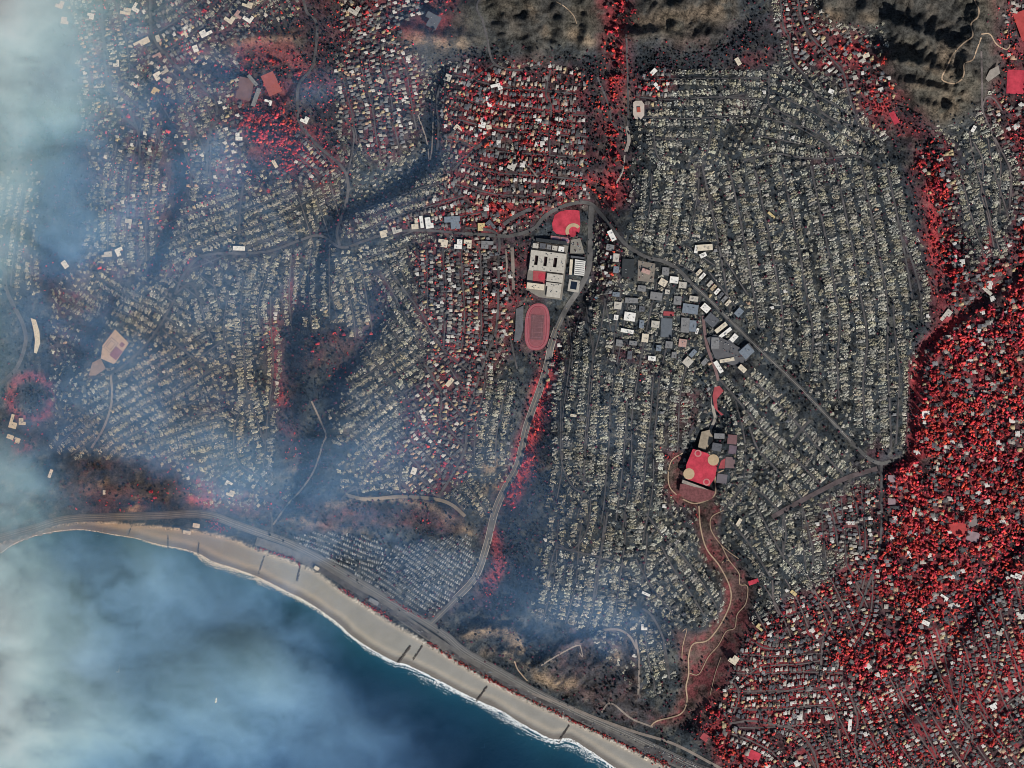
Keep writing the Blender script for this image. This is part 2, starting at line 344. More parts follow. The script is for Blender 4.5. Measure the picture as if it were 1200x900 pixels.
SCRUB = zone([(POTRERO, 1.0), ([(785, 535), (800, 525), (800, 575), (838, 576), (836, 590), (812, 596), (790, 588), (776, 565)], 1.0),
    ([(680, 730), (745, 745), (752, 825), (800, 845), (760, 855), (700, 835), (640, 800), (650, 760)], .2), ([(400, 590), (540, 595), (548, 625), (470, 615), (345, 625)], .5), ([(318, 430), (350, 420), (345, 470), (325, 480)], .6),
    ([(800, 460), (825, 460), (815, 500), (795, 520)], .5), ([(80, 540), (220, 530), (310, 580), (320, 605), (60, 605)], .22), ([(60, 340), (140, 350), (110, 420), (60, 430)], .4)], 3, 8)
GRASS = zone([([(36, 440), (56, 448), (62, 466), (54, 486), (34, 490), (16, 482), (10, 464), (18, 446), (36, 440)], .55, 8), ([(20, 528), (34, 522)], .6, 10), ([(222, 560), (250, 575)], .6, 7), ([(220, 584), (248, 588)], .7, 6), ([(322, 380), (324, 430), (330, 470)], .35, 7), ([(152, 190), (160, 260)], .25, 5), ([(342, 330), (338, 350), (352, 352)], .4, 6), ([(638, 440), (624, 500), (612, 545), (600, 580)], 1, 22), ([(1074, 422), (1073, 470), (1070, 540), (1064, 620)], 1, 13), ([(1125, 376), (1090, 398), (1076, 425)], 1, 11), ([(1095, 300), (1090, 215)], .8, 10), ([(1160, 270), (1150, 330)], .7, 8), ([(1068, 600), (1074, 650)], .8, 14), ([(1185, 800), (1150, 815), (1140, 820)], .9, 12), ([(1195, 740), (1200, 800)], .9, 14), ([(1090, 610), (1160, 600)], .5, 20), ([(965, 75), (1000, 60)], .5, 14), ([(1020, 110), (1040, 130)], .5, 14), ([(578, 620), (584, 660), (574, 690)], .6, 12),
    ([(610, 255), (640, 245), (680, 235), (670, 245)], .2, 6), ([(540, 255), (580, 245), (600, 238)], .8, 6), ([(1118, 618), (1128, 624)], 1, 12), ([(480, 30), (520, 20)], .3, 14), ([(683, 215), (695, 210)], .7, 10), ([(717, 205), (718, 235)], .8, 5), ([(505, 30), (518, 24)], .5, 8)], 3, 8)
# ground that belongs to streets of burned houses
n1 = NA.fbm(GX, GY, 5, 3)
n2 = NB.fbm(GX, GY, 14, 3)
n3 = NC.fbm(GX, GY, 60, 3)
def mixc(c, col, m):
    m = np.clip(m, 0, 1)[..., None]
    return c * (1 - m) + np.asarray(col, float) * m
cover = np.zeros(GX.shape + (3,)) + np.array([0.024, 0.030, 0.036])
cover = cover * (0.45 + 1.1 * n2)[..., None]
cover = mixc(cover, (0.080, 0.078, 0.068), sm((n1 - .54) * 7) * .6)
cover = mixc(cover, (0.057, 0.053, 0.044), BROWN * 1.1)
cover = mixc(cover, (0.040, 0.040, 0.039), BROWN * sm((n3 - .42) * 6) * .8)
cover = mixc(cover, (0.088, 0.070, 0.053), BROWN * sm((n2 - .5) * 5) * .3)
cover = mixc(cover, (0.092, 0.050, 0.045), SCRUB * (.35 + 1.0 * n2))
cover = mixc(cover, (0.13, 0.030, 0.036), SCRUB * sm((n1 + n2 - 1.06) * 6) * .7)
cover = mixc(cover, (0.060, 0.052, 0.040), SCRUB * sm((.40 - n2) * 8) * .6)
cover = mixc(cover, (0.26, 0.185, 0.12), TAN * sm((n2 + n1 * .6 - .55) * 4))
cover = mixc(cover, (0.170, 0.026, 0.031), np.clip(RED * 1.1, 0, 1) * (.2 + .7 * sm((n2 - .42) * 6)))
cover = mixc(cover, (0.42, 0.050, 0.055), GRASS * sm((n2 + .15 - .3) * 5))
cover = mixc(cover, (0.011, 0.016, 0.022), DARK * (.7 + .4 * n2))
inb = (bd < 0)
wob = 4 * (NC.fbm(GX, GY, 22, 3) - .5)
sand = np.zeros_like(cover) + np.array([0.255, 0.246, 0.226])
sand = mixc(sand, (0.36, 0.318, 0.262), np.exp(-((cd + wob - 10.5) / 2.2) ** 2) * .9)
sand = mixc(sand, (0.40, 0.34, 0.27), np.exp(-((bd + 2) / 2.0) ** 2) * .7)
sand = mixc(sand, (0.155, 0.140, 0.128), 1 - sm((cd + wob - 4.5) / 3.5))
sand = sand * (0.9 + .2 * NB.fbm(GX, GY, 9, 3))[..., None]
cover = np.where((bd < 1.2)[..., None], sand, cover)

# ------------------------------------------------------------------ materials
MATS = {}
def base_mat(name):
    m = bpy.data.materials.new(name)
    m.use_nodes = True
    b = m.node_tree.nodes['Principled BSDF']
    b.inputs['Roughness'].default_value = 0.9
    b.inputs['Specular IOR Level'].default_value = 0.2
    MATS[name] = m
    return m, m.node_tree, b

def attr_mat(name, attr, scales=((0.02, .5), (0.15, .5)), lo=0.7, hi=1.3, rough=0.92, bump=0.0, fmin=.3, fmax=.7):
    """Base colour from a colour attribute, broken up by noise that is fixed to the ground."""
    m, nt, b = base_mat(name)
    a = nt.nodes.new('ShaderNodeAttribute')
    a.attribute_name = attr
    geo = nt.nodes.new('ShaderNodeNewGeometry')
    val = None
    for sc, wt in scales:
        n = nt.nodes.new('ShaderNodeTexNoise')
        n.inputs['Scale'].default_value = sc
        n.inputs['Detail'].default_value = 4
        nt.links.new(geo.outputs['Position'], n.inputs['Vector'])
        mu = nt.nodes.new('ShaderNodeMath'); mu.operation = 'MULTIPLY'
        mu.inputs[1].default_value = wt
        nt.links.new(n.outputs['Fac'], mu.inputs[0])
        if val is None:
            val = mu
        else:
            ad = nt.nodes.new('ShaderNodeMath'); ad.operation = 'ADD'
            nt.links.new(val.outputs[0], ad.inputs[0]); nt.links.new(mu.outputs[0], ad.inputs[1])
            val = ad
    mr = nt.nodes.new('ShaderNodeMapRange')
    mr.inputs['From Min'].default_value = fmin; mr.inputs['From Max'].default_value = fmax
    mr.inputs['To Min'].default_value = lo; mr.inputs['To Max'].default_value = hi
    mr.clamp = fmin > .35
    nt.links.new(val.outputs[0], mr.inputs['Value'])
    vm = nt.nodes.new('ShaderNodeVectorMath'); vm.operation = 'SCALE'
    nt.links.new(a.outputs['Color'], vm.inputs[0]); nt.links.new(mr.outputs[0], vm.inputs['Scale'])
    nt.links.new(vm.outputs[0], b.inputs['Base Color'])
    b.inputs['Roughness'].default_value = rough
    if bump:
        bp = nt.nodes.new('ShaderNodeBump')
        bp.inputs['Strength'].default_value = 1.0
        bp.inputs['Distance'].default_value = bump
        nt.links.new(val.outputs[0], bp.inputs['Height'])
        nt.links.new(bp.outputs[0], b.inputs['Normal'])
    return m
M_ground = attr_mat('ground_cover', 'cover', ((0.012, .25), (0.05, .35), (0.15, .4)), .3, 1.8, .95, 3.0, .40, .60)
M_sand = attr_mat('beach_sand', 'cover', ((0.015, .5), (0.2, .5)), .9, 1.1, .95, .5)
M_tint = attr_mat('weathered', 'tint', ((0.3, 1.0),), .75, 1.25, .9)
M_leaf = attr_mat('foliage', 'tint', ((0.05, .5), (0.5, .5)), .65, 1.4, .8)

def plain_mat(name, col, scale=.05, lo=.8, hi=1.2, rough=.9):
    m, nt, b = base_mat(name)
    geo = nt.nodes.new('ShaderNodeNewGeometry')
    n = nt.nodes.new('ShaderNodeTexNoise')
    n.inputs['Scale'].default_value = scale
    n.inputs['Detail'].default_value = 6
    n.inputs['Roughness'].default_value = .65
    nt.links.new(geo.outputs['Position'], n.inputs['Vector'])
    mr = nt.nodes.new('ShaderNodeMapRange')
    mr.inputs['From Min'].default_value = .3; mr.inputs['From Max'].default_value = .7
    mr.inputs['To Min'].default_value = lo; mr.inputs['To Max'].default_value = hi
    nt.links.new(n.outputs['Fac'], mr.inputs['Value'])
    vm = nt.nodes.new('ShaderNodeVectorMath'); vm.operation = 'SCALE'
    vm.inputs[0].default_value = col
    nt.links.new(mr.outputs[0], vm.inputs['Scale'])
    nt.links.new(vm.outputs[0], b.inputs['Base Color'])
    b.inputs['Roughness'].default_value = rough
    return m
PM = {}
def P(name, col, **k):
    if name not in PM:
        PM[name] = plain_mat(name, col, **k)
    return PM[name]

# ------------------------------------------------------------------ mesh makers
def mesh_np(name, verts, tris=None, quads=None, tint=None, attr='tint'):
    """A mesh from numpy arrays; TINT is one colour per vertex."""
    me = bpy.data.meshes.new(name)
    verts = np.asarray(verts, np.float32)
    me.vertices.add(len(verts))
    me.vertices.foreach_set('co', verts.ravel())
    idx, start, tot, off = [], [], [], 0
    for f, n in ((tris, 3), (quads, 4)):
        if f is not None and len(f):
            f = np.asarray(f, np.int32)
            idx.append(f.ravel())
            start.append(off + np.arange(len(f)) * n)
            tot.append(np.full(len(f), n))
            off += f.size
    idx = np.concatenate(idx)
    me.loops.add(len(idx))
    me.loops.foreach_set('vertex_index', idx.astype(np.int32))
    start = np.concatenate(start)
    me.polygons.add(len(start))
    me.polygons.foreach_set('loop_start', start.astype(np.int32))
    try:
        me.polygons.foreach_set('loop_total', np.concatenate(tot).astype(np.int32))
    except Exception:
        pass
    if tint is not None:
        a = me.attributes.new(attr, 'FLOAT_COLOR', 'POINT')
        c = np.ones((len(verts), 4), np.float32)
        c[:, :3] = tint
        a.data.foreach_set('color', c.ravel())
    me.update(calc_edges=True)
    me.validate()
    return me

def link(name, data, mat=None, parent=None, kind=None, label=None, cat=None, group=None, loc=None, rz=None):
    o = bpy.data.objects.new(name, data)
    COL.objects.link(o)
    if mat is not None and data is not None and len(data.materials) == 0:
        data.materials.append(mat)
    if parent is not None:
        o.parent = parent
    if loc is not None:
        o.location = loc
    if rz is not None:
        o.rotation_euler = (0, 0, rz)
    for k, v in (('kind', kind), ('label', label), ('category', cat), ('group', group)):
        if v is not None:
            o[k] = v
    return o

class MB:
    """Collects boxes, prisms and lumps in metres: one mesh with one colour per vertex."""
    def __init__(self):
        self.v, self.t, self.q, self.c = [], [], [], []
    def add(self, v, t=(), q=(), col=(.3, .3, .3)):
        o = len(self.v)
        self.v += [tuple(x) for x in v]
        self.c += [tuple(col)] * len(v)
        self.t += [tuple(i + o for i in f) for f in t]
        self.q += [tuple(i + o for i in f) for f in q]
    def box(self, cx, cy, z0, sx, sy, sz, rz=0.0, col=(.3, .3, .3), top=1.0):
        c, s = math.cos(rz), math.sin(rz)
        v = []
        for z, k in ((z0, 1.0), (z0 + sz, top)):
            for a, b in ((-.5, -.5), (.5, -.5), (.5, .5), (-.5, .5)):
                x, y = a * sx * k, b * sy * k
                v.append((cx + x * c - y * s, cy + x * s + y * c, z))
        self.add(v, (), ((4, 5, 6, 7), (0, 1, 5, 4), (1, 2, 6, 5), (2, 3, 7, 6), (3, 0, 4, 7)), col)
    def hip(self, cx, cy, z0, sx, sy, h, rz=0.0, col=(.3, .3, .3), over=.6, gable=False):
        """Hipped or gabled roof over a rectangle; the ridge runs along the longer side."""
        if sy > sx:
            sx, sy, rz = sy, sx, rz + math.pi / 2
        sx, sy = sx + over, sy + over
        r = sx / 2 if gable else max(sx / 2 - sy / 2, 0.2)
        c, s = math.cos(rz), math.sin(rz)
        loc = [(-sx / 2, -sy / 2, 0), (sx / 2, -sy / 2, 0), (sx / 2, sy / 2, 0), (-sx / 2, sy / 2, 0), (-r, 0, h), (r, 0, h)]
        v = [(cx + x * c - y * s, cy + x * s + y * c, z0 + z) for x, y, z in loc]
        self.add(v, ((1, 2, 5), (3, 0, 4)), ((0, 1, 5, 4), (2, 3, 4, 5)), col)
    def pyramid(self, cx, cy, z0, r, h, rz, col, n=4):
        v = [(cx + r * math.cos(rz + 2 * math.pi * k / n) * random.uniform(.7, 1.2), cy + r * math.sin(rz + 2 * math.pi * k / n) * random.uniform(.7, 1.2), z0) for k in range(n)]
        v.append((cx + random.uniform(-.3, .3) * r, cy + random.uniform(-.3, .3) * r, z0 + h))
        self.add(v, [(k, (k + 1) % n, n) for k in range(n)], (), col)
    def arrays(self):
        return (np.array(self.v, float), np.array(self.t, int).reshape(-1, 3), np.array(self.q, int).reshape(-1, 4), np.array(self.c, float))
    def mesh(self, name):
        v, t, q, c = self.arrays()
        return mesh_np(name, v, t, q, c)

def mass(name, templates, place, mat, label, cat, kind='stuff'):
    """Joins many transformed copies of small templates. PLACE rows: world x, y, z, angle, sx, sy, sz, template, tint r g b (as a factor)."""
    V, T, Q, C = [], [], [], []
    off = 0
    place = np.asarray(place, float)
    for k, (tv, tt, tq, tc) in enumerate(templates):
        p = place[place[:, 7].astype(int) == k]
        if not len(p):
            continue
        c, s = np.cos(p[:, 3])[:, None], np.sin(p[:, 3])[:, None]
        x = tv[None, :, 0] * p[:, 4:5]
        y = tv[None, :, 1] * p[:, 5:6]
        z = tv[None, :, 2] * p[:, 6:7]
        X = np.stack([x * c - y * s + p[:, 0:1], x * s + y * c + p[:, 1:2], z + p[:, 2:3]], -1)
        n, m = X.shape[:2]
        V.append(X.reshape(-1, 3))
        C.append((tc[None] * p[:, None, 8:11]).reshape(-1, 3))
        o = off + np.arange(n)[:, None, None] * m
        if len(tt): T.append((tt[None] + o).reshape(-1, 3))
        if len(tq): Q.append((tq[None] + o).reshape(-1, 4))
        off += n * m
    me = mesh_np(name, np.concatenate(V), np.concatenate(T) if T else None, np.concatenate(Q) if Q else None, np.clip(np.concatenate(C), 0, .95))
    return link(name, me, mat, None, kind, label, cat)

# ------------------------------------------------------------------ ground, sea, surf
nx, ny = len(gx), len(gy)
gv = W(GX.ravel(), GY.ravel(), Hh.ravel())
ii = (np.arange(ny - 1)[:, None] * nx + np.arange(nx - 1)[None]).ravel()
gq = np.stack([ii + nx, ii + nx + 1, ii + 1, ii], -1)
shore_face = ((bd < -.6) & (cd > -40)).ravel()
shore_face = shore_face[gq].all(1)
def part_of(faces):
    used, inv = np.unique(faces, return_inverse=True)
    m_ = mesh_np('sheet', gv[used], None, inv.reshape(faces.shape), cover.reshape(-1, 3)[used], 'cover')
    m_.polygons.foreach_set('use_smooth', np.ones(len(m_.polygons), bool))
    return m_
link('beach', part_of(gq[shore_face]), M_sand, kind='structure', label='pale sandy beach between the surf and the coast highway', cat='beach')
me = part_of(gq[~shore_face])
link('terrain', me, M_ground, kind='structure', label='burned mesa, canyons, bare hills and sandy shore of the coastal town', cat='terrain')

wx_ = np.concatenate([[-6000, -2500, -900, -400], np.arange(-140, 900, 6.0), [1000, 1300, 2500, 6000]])
wy_ = np.concatenate([[500], np.arange(590, 1010, 6.0), [1060, 1200, 1600, 2600, 6000]])
WX, WY = np.meshgrid(wx_, wy_)
wcd = dist_line(COAST, WX, WY)
shoal = np.exp(-wcd / 26) * (0.7 + .6 * NB.fbm(WX, WY, 40, 3))
deep = np.array([0.0028, 0.017, 0.046])
wc = deep * (0.75 + .5 * NC.fbm(WX, WY, 60, 3))[..., None]
wc = wc + shoal[..., None] * np.array([0.008, 0.052, 0.066])
wv = np.stack([(WX.ravel() - 600) * S, (450 - WY.ravel()) * S, 0 * WX.ravel()], -1)
n_, m_ = len(wx_), len(wy_)
ii = (np.arange(m_ - 1)[:, None] * n_ + np.arange(n_ - 1)[None]).ravel()
me = mesh_np('sea', wv, None, np.stack([ii + n_, ii + n_ + 1, ii + 1, ii], -1), wc.reshape(-1, 3), 'water')
mw, nt, b = base_mat('sea_water')
a = nt.nodes.new('ShaderNodeAttribute'); a.attribute_name = 'water'
nt.links.new(a.outputs['Color'], b.inputs['Base Color'])
b.inputs['Roughness'].default_value = 0.28
b.inputs['Specular IOR Level'].default_value = 0.35
geo = nt.nodes.new('ShaderNodeNewGeometry')
nz = nt.nodes.new('ShaderNodeTexNoise'); nz.inputs['Scale'].default_value = .03; nz.inputs['Detail'].default_value = 8; nz.inputs['Roughness'].default_value = .7
nt.links.new(geo.outputs['Position'], nz.inputs['Vector'])
bp = nt.nodes.new('ShaderNodeBump'); bp.inputs['Distance'].default_value = 3.0; bp.inputs['Strength'].default_value = .8
nt.links.new(nz.outputs['Fac'], bp.inputs['Height']); nt.links.new(bp.outputs[0], b.inputs['Normal'])
link('sea', me, mw, kind='structure', label='deep blue ocean bay below the sandy beach', cat='sea')

# foam of the breaking waves: thousands of small ragged flakes lying on the water
cl = smooth_line(COAST[3:-2], 1.0)
tg = np.gradient(cl, axis=0)
tg /= np.hypot(tg[:, 0], tg[:, 1])[:, None]
nr = np.stack([-tg[:, 1], tg[:, 0]], -1)          # towards the sea
def foam_width(px):
    return np.interp(px, [-20, 60, 150, 190, 225, 240, 300, 340, 400, 455, 480, 500, 560, 590, 650, 700, 760], [1, .3, .6, 2, 1.6, 6.5, 7, 5, 3.4, 4.6, 6, 9, 5, 8.5, 10, 9, 8])
FV, FT = [], []
for k in range(15000):
    i = random.randrange(len(cl))
    wd = foam_width(cl[i, 0])
    gapn = float(NB.fbm(cl[i, 0], cl[i, 1], 7, 2))
    t = abs(random.gauss(0, .55))
    if t > 1.3 or random.random() > wd / 7 + .12:
        continue
    off = (t - .12) * wd * (.5 + gapn)
    lanes = NC.at(cl[i, 0] / 11 + off, cl[i, 1] / 11)
    if lanes < .30 and t > .25:
        continue
    c = cl[i] + nr[i] * off
    r = random.uniform(.25, .75) * (1.0 - .35 * t)
    ang0 = random.random() * 6.28
    base = len(FV)
    FV.append((c[0], c[1], .35 + .25 * random.random()))
    n = 6
    for q in range(n):
        an = ang0 + q * 2 * math.pi / n
        e = random.uniform(.45, 1.3) * r
        da = tg[i] * math.cos(an) * e * 1.9 + nr[i] * math.sin(an) * e * .75
        FV.append((c[0] + da[0], c[1] + da[1], .12))
    FT += [(base, base + 1 + q, base + 1 + (q + 1) % n) for q in range(n)]
FV = arr(FV)
fv = W(FV[:, 0], FV[:, 1], FV[:, 2] + np.clip(ground_h(FV[:, 0], FV[:, 1]), 0, 3) + .15)
link('surf', mesh_np('surf', fv, FT), P('foam', (.72, .74, .74), scale=.2, lo=.85, hi=1.1), kind='stuff', label='white broken surf washing along the beach', cat='surf')

# ------------------------------------------------------------------ occupancy of the ground (1 pixel cells)
OX0, OY0 = -140, -110
occ = np.zeros((1130, 1490), np.uint8)
def mark_disc(px, py, r, v=1):
    x0, x1 = int(px - r - OX0), int(px + r - OX0) + 1
    y0, y1 = int(py - r - OY0), int(py + r - OY0) + 1
    x0, y0 = max(x0, 0), max(y0, 0)
    if x1 <= x0 or y1 <= y0 or x0 >= occ.shape[1] or y0 >= occ.shape[0]:
        return
    sub = occ[y0:y1, x0:x1]
    yy, xx = np.mgrid[y0:y0 + sub.shape[0], x0:x0 + sub.shape[1]]
    sub[np.hypot(xx + OX0 + .5 - px, yy + OY0 + .5 - py) <= r] = v
def mark_poly(poly, v=2, grow=0):
    p = arr(poly)
    x0, y0 = np.floor(p.min(0)).astype(int) - 2
    x1, y1 = np.ceil(p.max(0)).astype(int) + 2
    yy, xx = np.mgrid[y0:y1, x0:x1]
    m = inside(p, xx + .5, yy + .5)
    for y, x in zip(yy[m], xx[m]):
        if 0 <= y - OY0 < occ.shape[0] and 0 <= x - OX0 < occ.shape[1]:
            occ[y - OY0, x - OX0] = v
def occ_at(px, py):
    x, y = int(px - OX0), int(py - OY0)
    if 0 <= x < occ.shape[1] and 0 <= y < occ.shape[0]:
        return occ[y, x]
    return 9

# ------------------------------------------------------------------ roads, streets, paths
ASPHALT = P('asphalt', (.105, .102, .102), scale=.04, lo=.75, hi=1.3)
STREET = P('street_asphalt', (.078, .074, .077), scale=.03, lo=.5, hi=1.5)
STREET2 = P('pale_street', (.115, .098, .098), scale=.03, lo=.6, hi=1.35)
PAVING = P('pale_concrete', (.30, .27, .24), scale=.06, lo=.75, hi=1.2)
DIRT = P('dirt_track', (.34, .25, .175), scale=.06, lo=.75, hi=1.2)
CENTRE = P('lane_paint', (.26, .245, .22), scale=.3)
def ribbon(pts, w, dz):
    p = smooth_line(pts, 2.5)
    t = np.gradient(p, axis=0)
    t /= np.hypot(t[:, 0], t[:, 1])[:, None] + 1e-9
    n = np.stack([-t[:, 1], t[:, 0]], -1)
    k = max(1, int(math.ceil(w / 3.0)))
    cols = []
    hh = [ground_h(*(p + n * s).T) for s in np.linspace(-w / 2, w / 2, k + 1)]
    hmax = np.max(hh, 0)
    for s, h in zip(np.linspace(-w / 2, w / 2, k + 1), hh):
        q = p + n * s
        cols.append(W(q[:, 0], q[:, 1], .35 * hmax + .65 * h + dz))
    v = np.stack(cols, 1)
    L = len(p)
    ii = (np.arange(L - 1)[:, None] * (k + 1) + np.arange(k)[None]).ravel()
    q = np.stack([ii, ii + 1, ii + k + 2, ii + k + 1], -1)
    return v.reshape(-1, 3), q[:, ::-1]
def road(name, pts, w, mat, dz=1.0, label=None, cat='road', mark=True, parent=None):
    v, q = ribbon(pts, w, dz)
    me = mesh_np(name, v, None, q)
    if mark:
        for x, y in smooth_line(pts, 1.0):
            mark_disc(x, y, w / 2 + .4)
    if parent is not None:
        return link(name, me, mat, parent)
    return link(name, me, mat, kind='structure', label=label, cat=cat)

road('verge', [(300, 634), (337, 647), (375, 665), (412, 687), (450, 709), (480, 730), (520, 757), (560, 782), (610, 808), (660, 832), (720, 860), (790, 893), (880, 935)], 10, P('gravel_shoulder', (.125, .118, .112), scale=.05, lo=.65, hi=1.3), .9, 'broad grey paved shoulder between the coast highway and the beach shrubs', 'road shoulder')
pch = road('highway', PCH[1:], 9, ASPHALT, 1.2, 'wide grey coast highway running between the beach and the bluffs', 'highway')
for off in (-2.3, 0, 2.3):
    p = smooth_line(PCH[3:-1], 4)
    t = np.gradient(p, axis=0); t /= np.hypot(t[:, 0], t[:, 1])[:, None]
    road('lane_line', p + np.stack([-t[:, 1], t[:, 0]], -1) * off, .34 if off else .6, CENTRE, 1.75, parent=pch, mark=False)
tem = road('road', TEMESCAL, 6.2, ASPHALT, 1.3, 'broad grey canyon road descending past the running track to the coast highway')
road('median', TEMESCAL[5:], .8, P('median_strip', (.22, .19, .15)), 1.9, parent=tem, mark=False)
p = smooth_line(TEMESCAL[6:-1], 4); t = np.gradient(p, axis=0); t /= np.hypot(t[:, 0], t[:, 1])[:, None]
road('kerb_strip', p - np.stack([-t[:, 1], t[:, 0]], -1) * 3.7, .9, PAVING, 1.6, parent=tem, mark=False)
road('kerb_strip', p + np.stack([-t[:, 1], t[:, 0]], -1) * 3.7, .7, PAVING, 1.6, parent=tem, mark=False)
road('boulevard', SUNSET_MID[:13], 2.9, STREET, 1.2, 'narrow dark western stretch of the winding boulevard below the shops', 'road')
sb = road('boulevard', SUNSET_MID[12:], 4.2, P('boulevard_asphalt', (.088, .086, .086), scale=.03, lo=.6, hi=1.35), 1.2, 'long grey boulevard curving past the school and cutting diagonally beside the street grid', 'road')
road('centre_line', SUNSET_MID[24:-3], .45, CENTRE, 1.8, parent=sb, mark=False)
road('boulevard', [(-60, 300), (0, 312), (6, 335), (14, 355), (26, 378), (30, 400), (20, 430), (0, 450)], 4.5, STREET, 1.2, 'smoke-veiled boulevard beside the long pale building', 'road')
road('road', [(700, 90), (712, 120), (718, 145), (728, 148), (735, 148), (736, 110), (734, 40)], 2.2, STREET, 1.1, 'grey road through the red wooded canyon above the ball field')
road('road', [(735, 148), (737, 165), (733, 178)], 4, PAVING, 1.1, 'pale paved turnaround strip below the small pale pad in the canyon')
road('road', [(732, 182), (730, 200), (722, 215)], 1.8, PAVING, 1.1, 'thin pale track leading down the wooded canyon')
road('road', [(1033, 545), (1033, 580), (1033, 620), (1028, 655), (1016, 690), (1005, 720)], 2.8, STREET, 1.1, 'dark street below the end of the diagonal boulevard')
road('road', [(1028, 549), (990, 561), (937, 588), (905, 606)], 5.5, P('boulevard_median', (.095, .075, .078), scale=.03, lo=.6, hi=1.4), 1.1, 'wide cross avenue with reddish verges below the diagonal streets')
road('road', [(350, -40), (358, 10), (370, 25), (371, 45), (366, 78), (350, 100), (349, 130), (352, 145), (372, 170), (400, 195), (408, 215), (405, 240), (395, 270), (398, 288)], 3.2, STREET, 1.1, 'curving grey road descending between the red wooded hillside and the ruins')
road('road', [(405, 215), (415, 160), (402, 135)], 2, STREET, 1.1, 'short hillside street joining the curving grey road')
road('road', [(620, -40), (562, 0), (566, 25), (571, 45), (574, 62), (580, 75), (600, 82), (625, 80), (635, 78)], 2.4, STREET, 1.1, 'grey road climbing the bare brown hillside')
road('road', [(580, 75), (565, 85), (553, 95)], 2.2, STREET, 1.1, 'short branch street at the foot of the bare hillside')
road('road', [(516, 100), (512, 118), (514, 150), (512, 180)], 2.6, STREET, 1.1, 'grey street beside the dark wooded ravine')
road('road', [(490, 135), (500, 165), (503, 187), (506, 175), (508, 130)], 1.6, P('pale_road', (.2, .17, .15)), 1.1, 'narrow pale hairpin street above the dark ravine')
road('road', [(645, 82), (640, 110), (646, 125), (644, 150), (644, 180), (640, 200)], 2.2, STREET, 1.1, 'grey street through the red-leaved neighbourhood')
road('road', [(555, 175), (575, 160), (545, 185), (530, 200)], 2.2, STREET, 1.1, 'grey bend of street beside a tan bare lot')
road('road', [(608, 185), (622, 198), (630, 208)], 1.8, P('pale_road', (.2, .17, .15)), 1.1, 'short pale street slanting through red trees')
road('road', [(590, 263), (605, 253), (622, 245)], 4.5, STREET, 1.1, 'wide grey school approach road above the boulevard')
road('road', [(545, 267), (582, 274), (584, 310), (584, 350), (581, 388), (572, 413), (556, 460), (548, 487), (545, 525), (531, 555), (515, 580)], 2.8, STREET, 1.1, 'long street down the red-dotted blocks west of the running track')
road('road', [(600, 290), (601, 310), (602, 340)], 4, P('pale_road', (.2, .17, .15)), 1.1, 'pale paved drive between red hedges beside the school')
road('road', [(593, 292), (595, 330), (598, 345)], 2.2, P('pale_road', (.2, .17, .15)), 1.1, 'second pale drive between red hedges beside the school')
road('road', [(598, 395), (602, 415), (606, 432)], 2, STREET, 1.1, 'short street at the burned bluff edge below the pale practice court')
road('road', [(405, 580), (430, 585), (470, 582), (510, 585), (530, 592), (545, 605)], 4, P('sandy_road', (.23, .19, .145)), 1.1, 'sandy terrace road along the bluff edge above the trailer park')
road('road', [(420, 585), (416, 570), (400, 585)], 2.2, STREET, 1.1, 'hooked end of the bluff-top street beside the sandy terrace road')
road('road', [(365, 470), (375, 492), (382, 510), (378, 520), (374, 535), (366, 555), (352, 575), (338, 590), (320, 615)], 2, P('pale_road', (.2, .17, .15)), 1.1, 'pale winding canyon track above the sea bluffs')
road('road', [(318, 630), (319, 610), (317, 600)], 2.2, STREET, 1.1, 'short access road climbing from the coast highway')
road('road', [(130, 440), (131, 470), (122, 500), (107, 525)], 2.6, P('pale_road', (.2, .17, .15)), 1.1, 'pale street below the construction pad')
road('road', [(130, 440), (160, 415), (185, 385), (205, 350)], 2.6, STREET, 1.1, 'straight street climbing from the construction pad')
road('road', [(205, 345), (222, 332), (232, 345)], 2.2, STREET, 1.1, 'street fork at the bend of the boulevard')
road('road', [(190, 385), (215, 410), (240, 430)], 2.2, STREET, 1.1, 'diagonal cross street among smoky ruins')
road('road', [(118, -30), (120, 30), (123, 70), (128, 105), (140, 130), (160, 150)], 2.8, STREET, 1.1, 'street between red verges and smoke at the hill foot')
road('road', [(176, 0), (178, 40), (195, 65), (215, 85), (235, 100), (252, 120), (253, 140), (244, 165), (242, 205)], 2.8, STREET, 1.1, 'long curving street through the smoky ridge-top ruins')
road('road', [(152, 130), (163, 160), (163, 200)], 2.4, STREET, 1.1, 'smoky street running down the dark hollow')
road('road', [(280, 275), (282, 240), (285, 215)], 2.2, STREET, 1.1, 'short street above the long white-roofed building')
road('road', [(745, 750), (749, 775), (748, 815)], 2.4, P('pale_road', (.2, .17, .15)), 1.1, 'pale street along the outer edge of the bluff-top rows')
road('road', [(706, 738), (725, 738), (738, 746), (746, 760)], 2.6, P('pale_road', (.2, .17, .15)), 1.1, 'pale bend of the bluff-top street above the dark hollow')
road('road', [(753, 713), (764, 722), (776, 745), (782, 775), (784, 795)], 2.4, STREET, 1.1, 'grey street between the burned rows and the canyon park')
road('road', [(634, 780), (650, 770), (672, 758), (680, 756)], 1.6, P('pale_road', (.2, .17, .15)), 1.1, 'pale track across the bare bluff')
road('road', [(680, 756), (683, 770), (679, 765)], 1.2, P('pale_road', (.2, .17, .15)), 1.1, 'hooked pale track on the bare bluff')
road('road', [(603, 775), (607, 785), (618, 798)], 1.4, DIRT, 1.1, 'pale track dropping to the coast highway from the bluff')
road('road', [(705, 835), (712, 825), (720, 826), (740, 842), (765, 852)], 2, P('pale_road', (.2, .17, .15)), 1.1, 'looping pale track at the bluff foot')
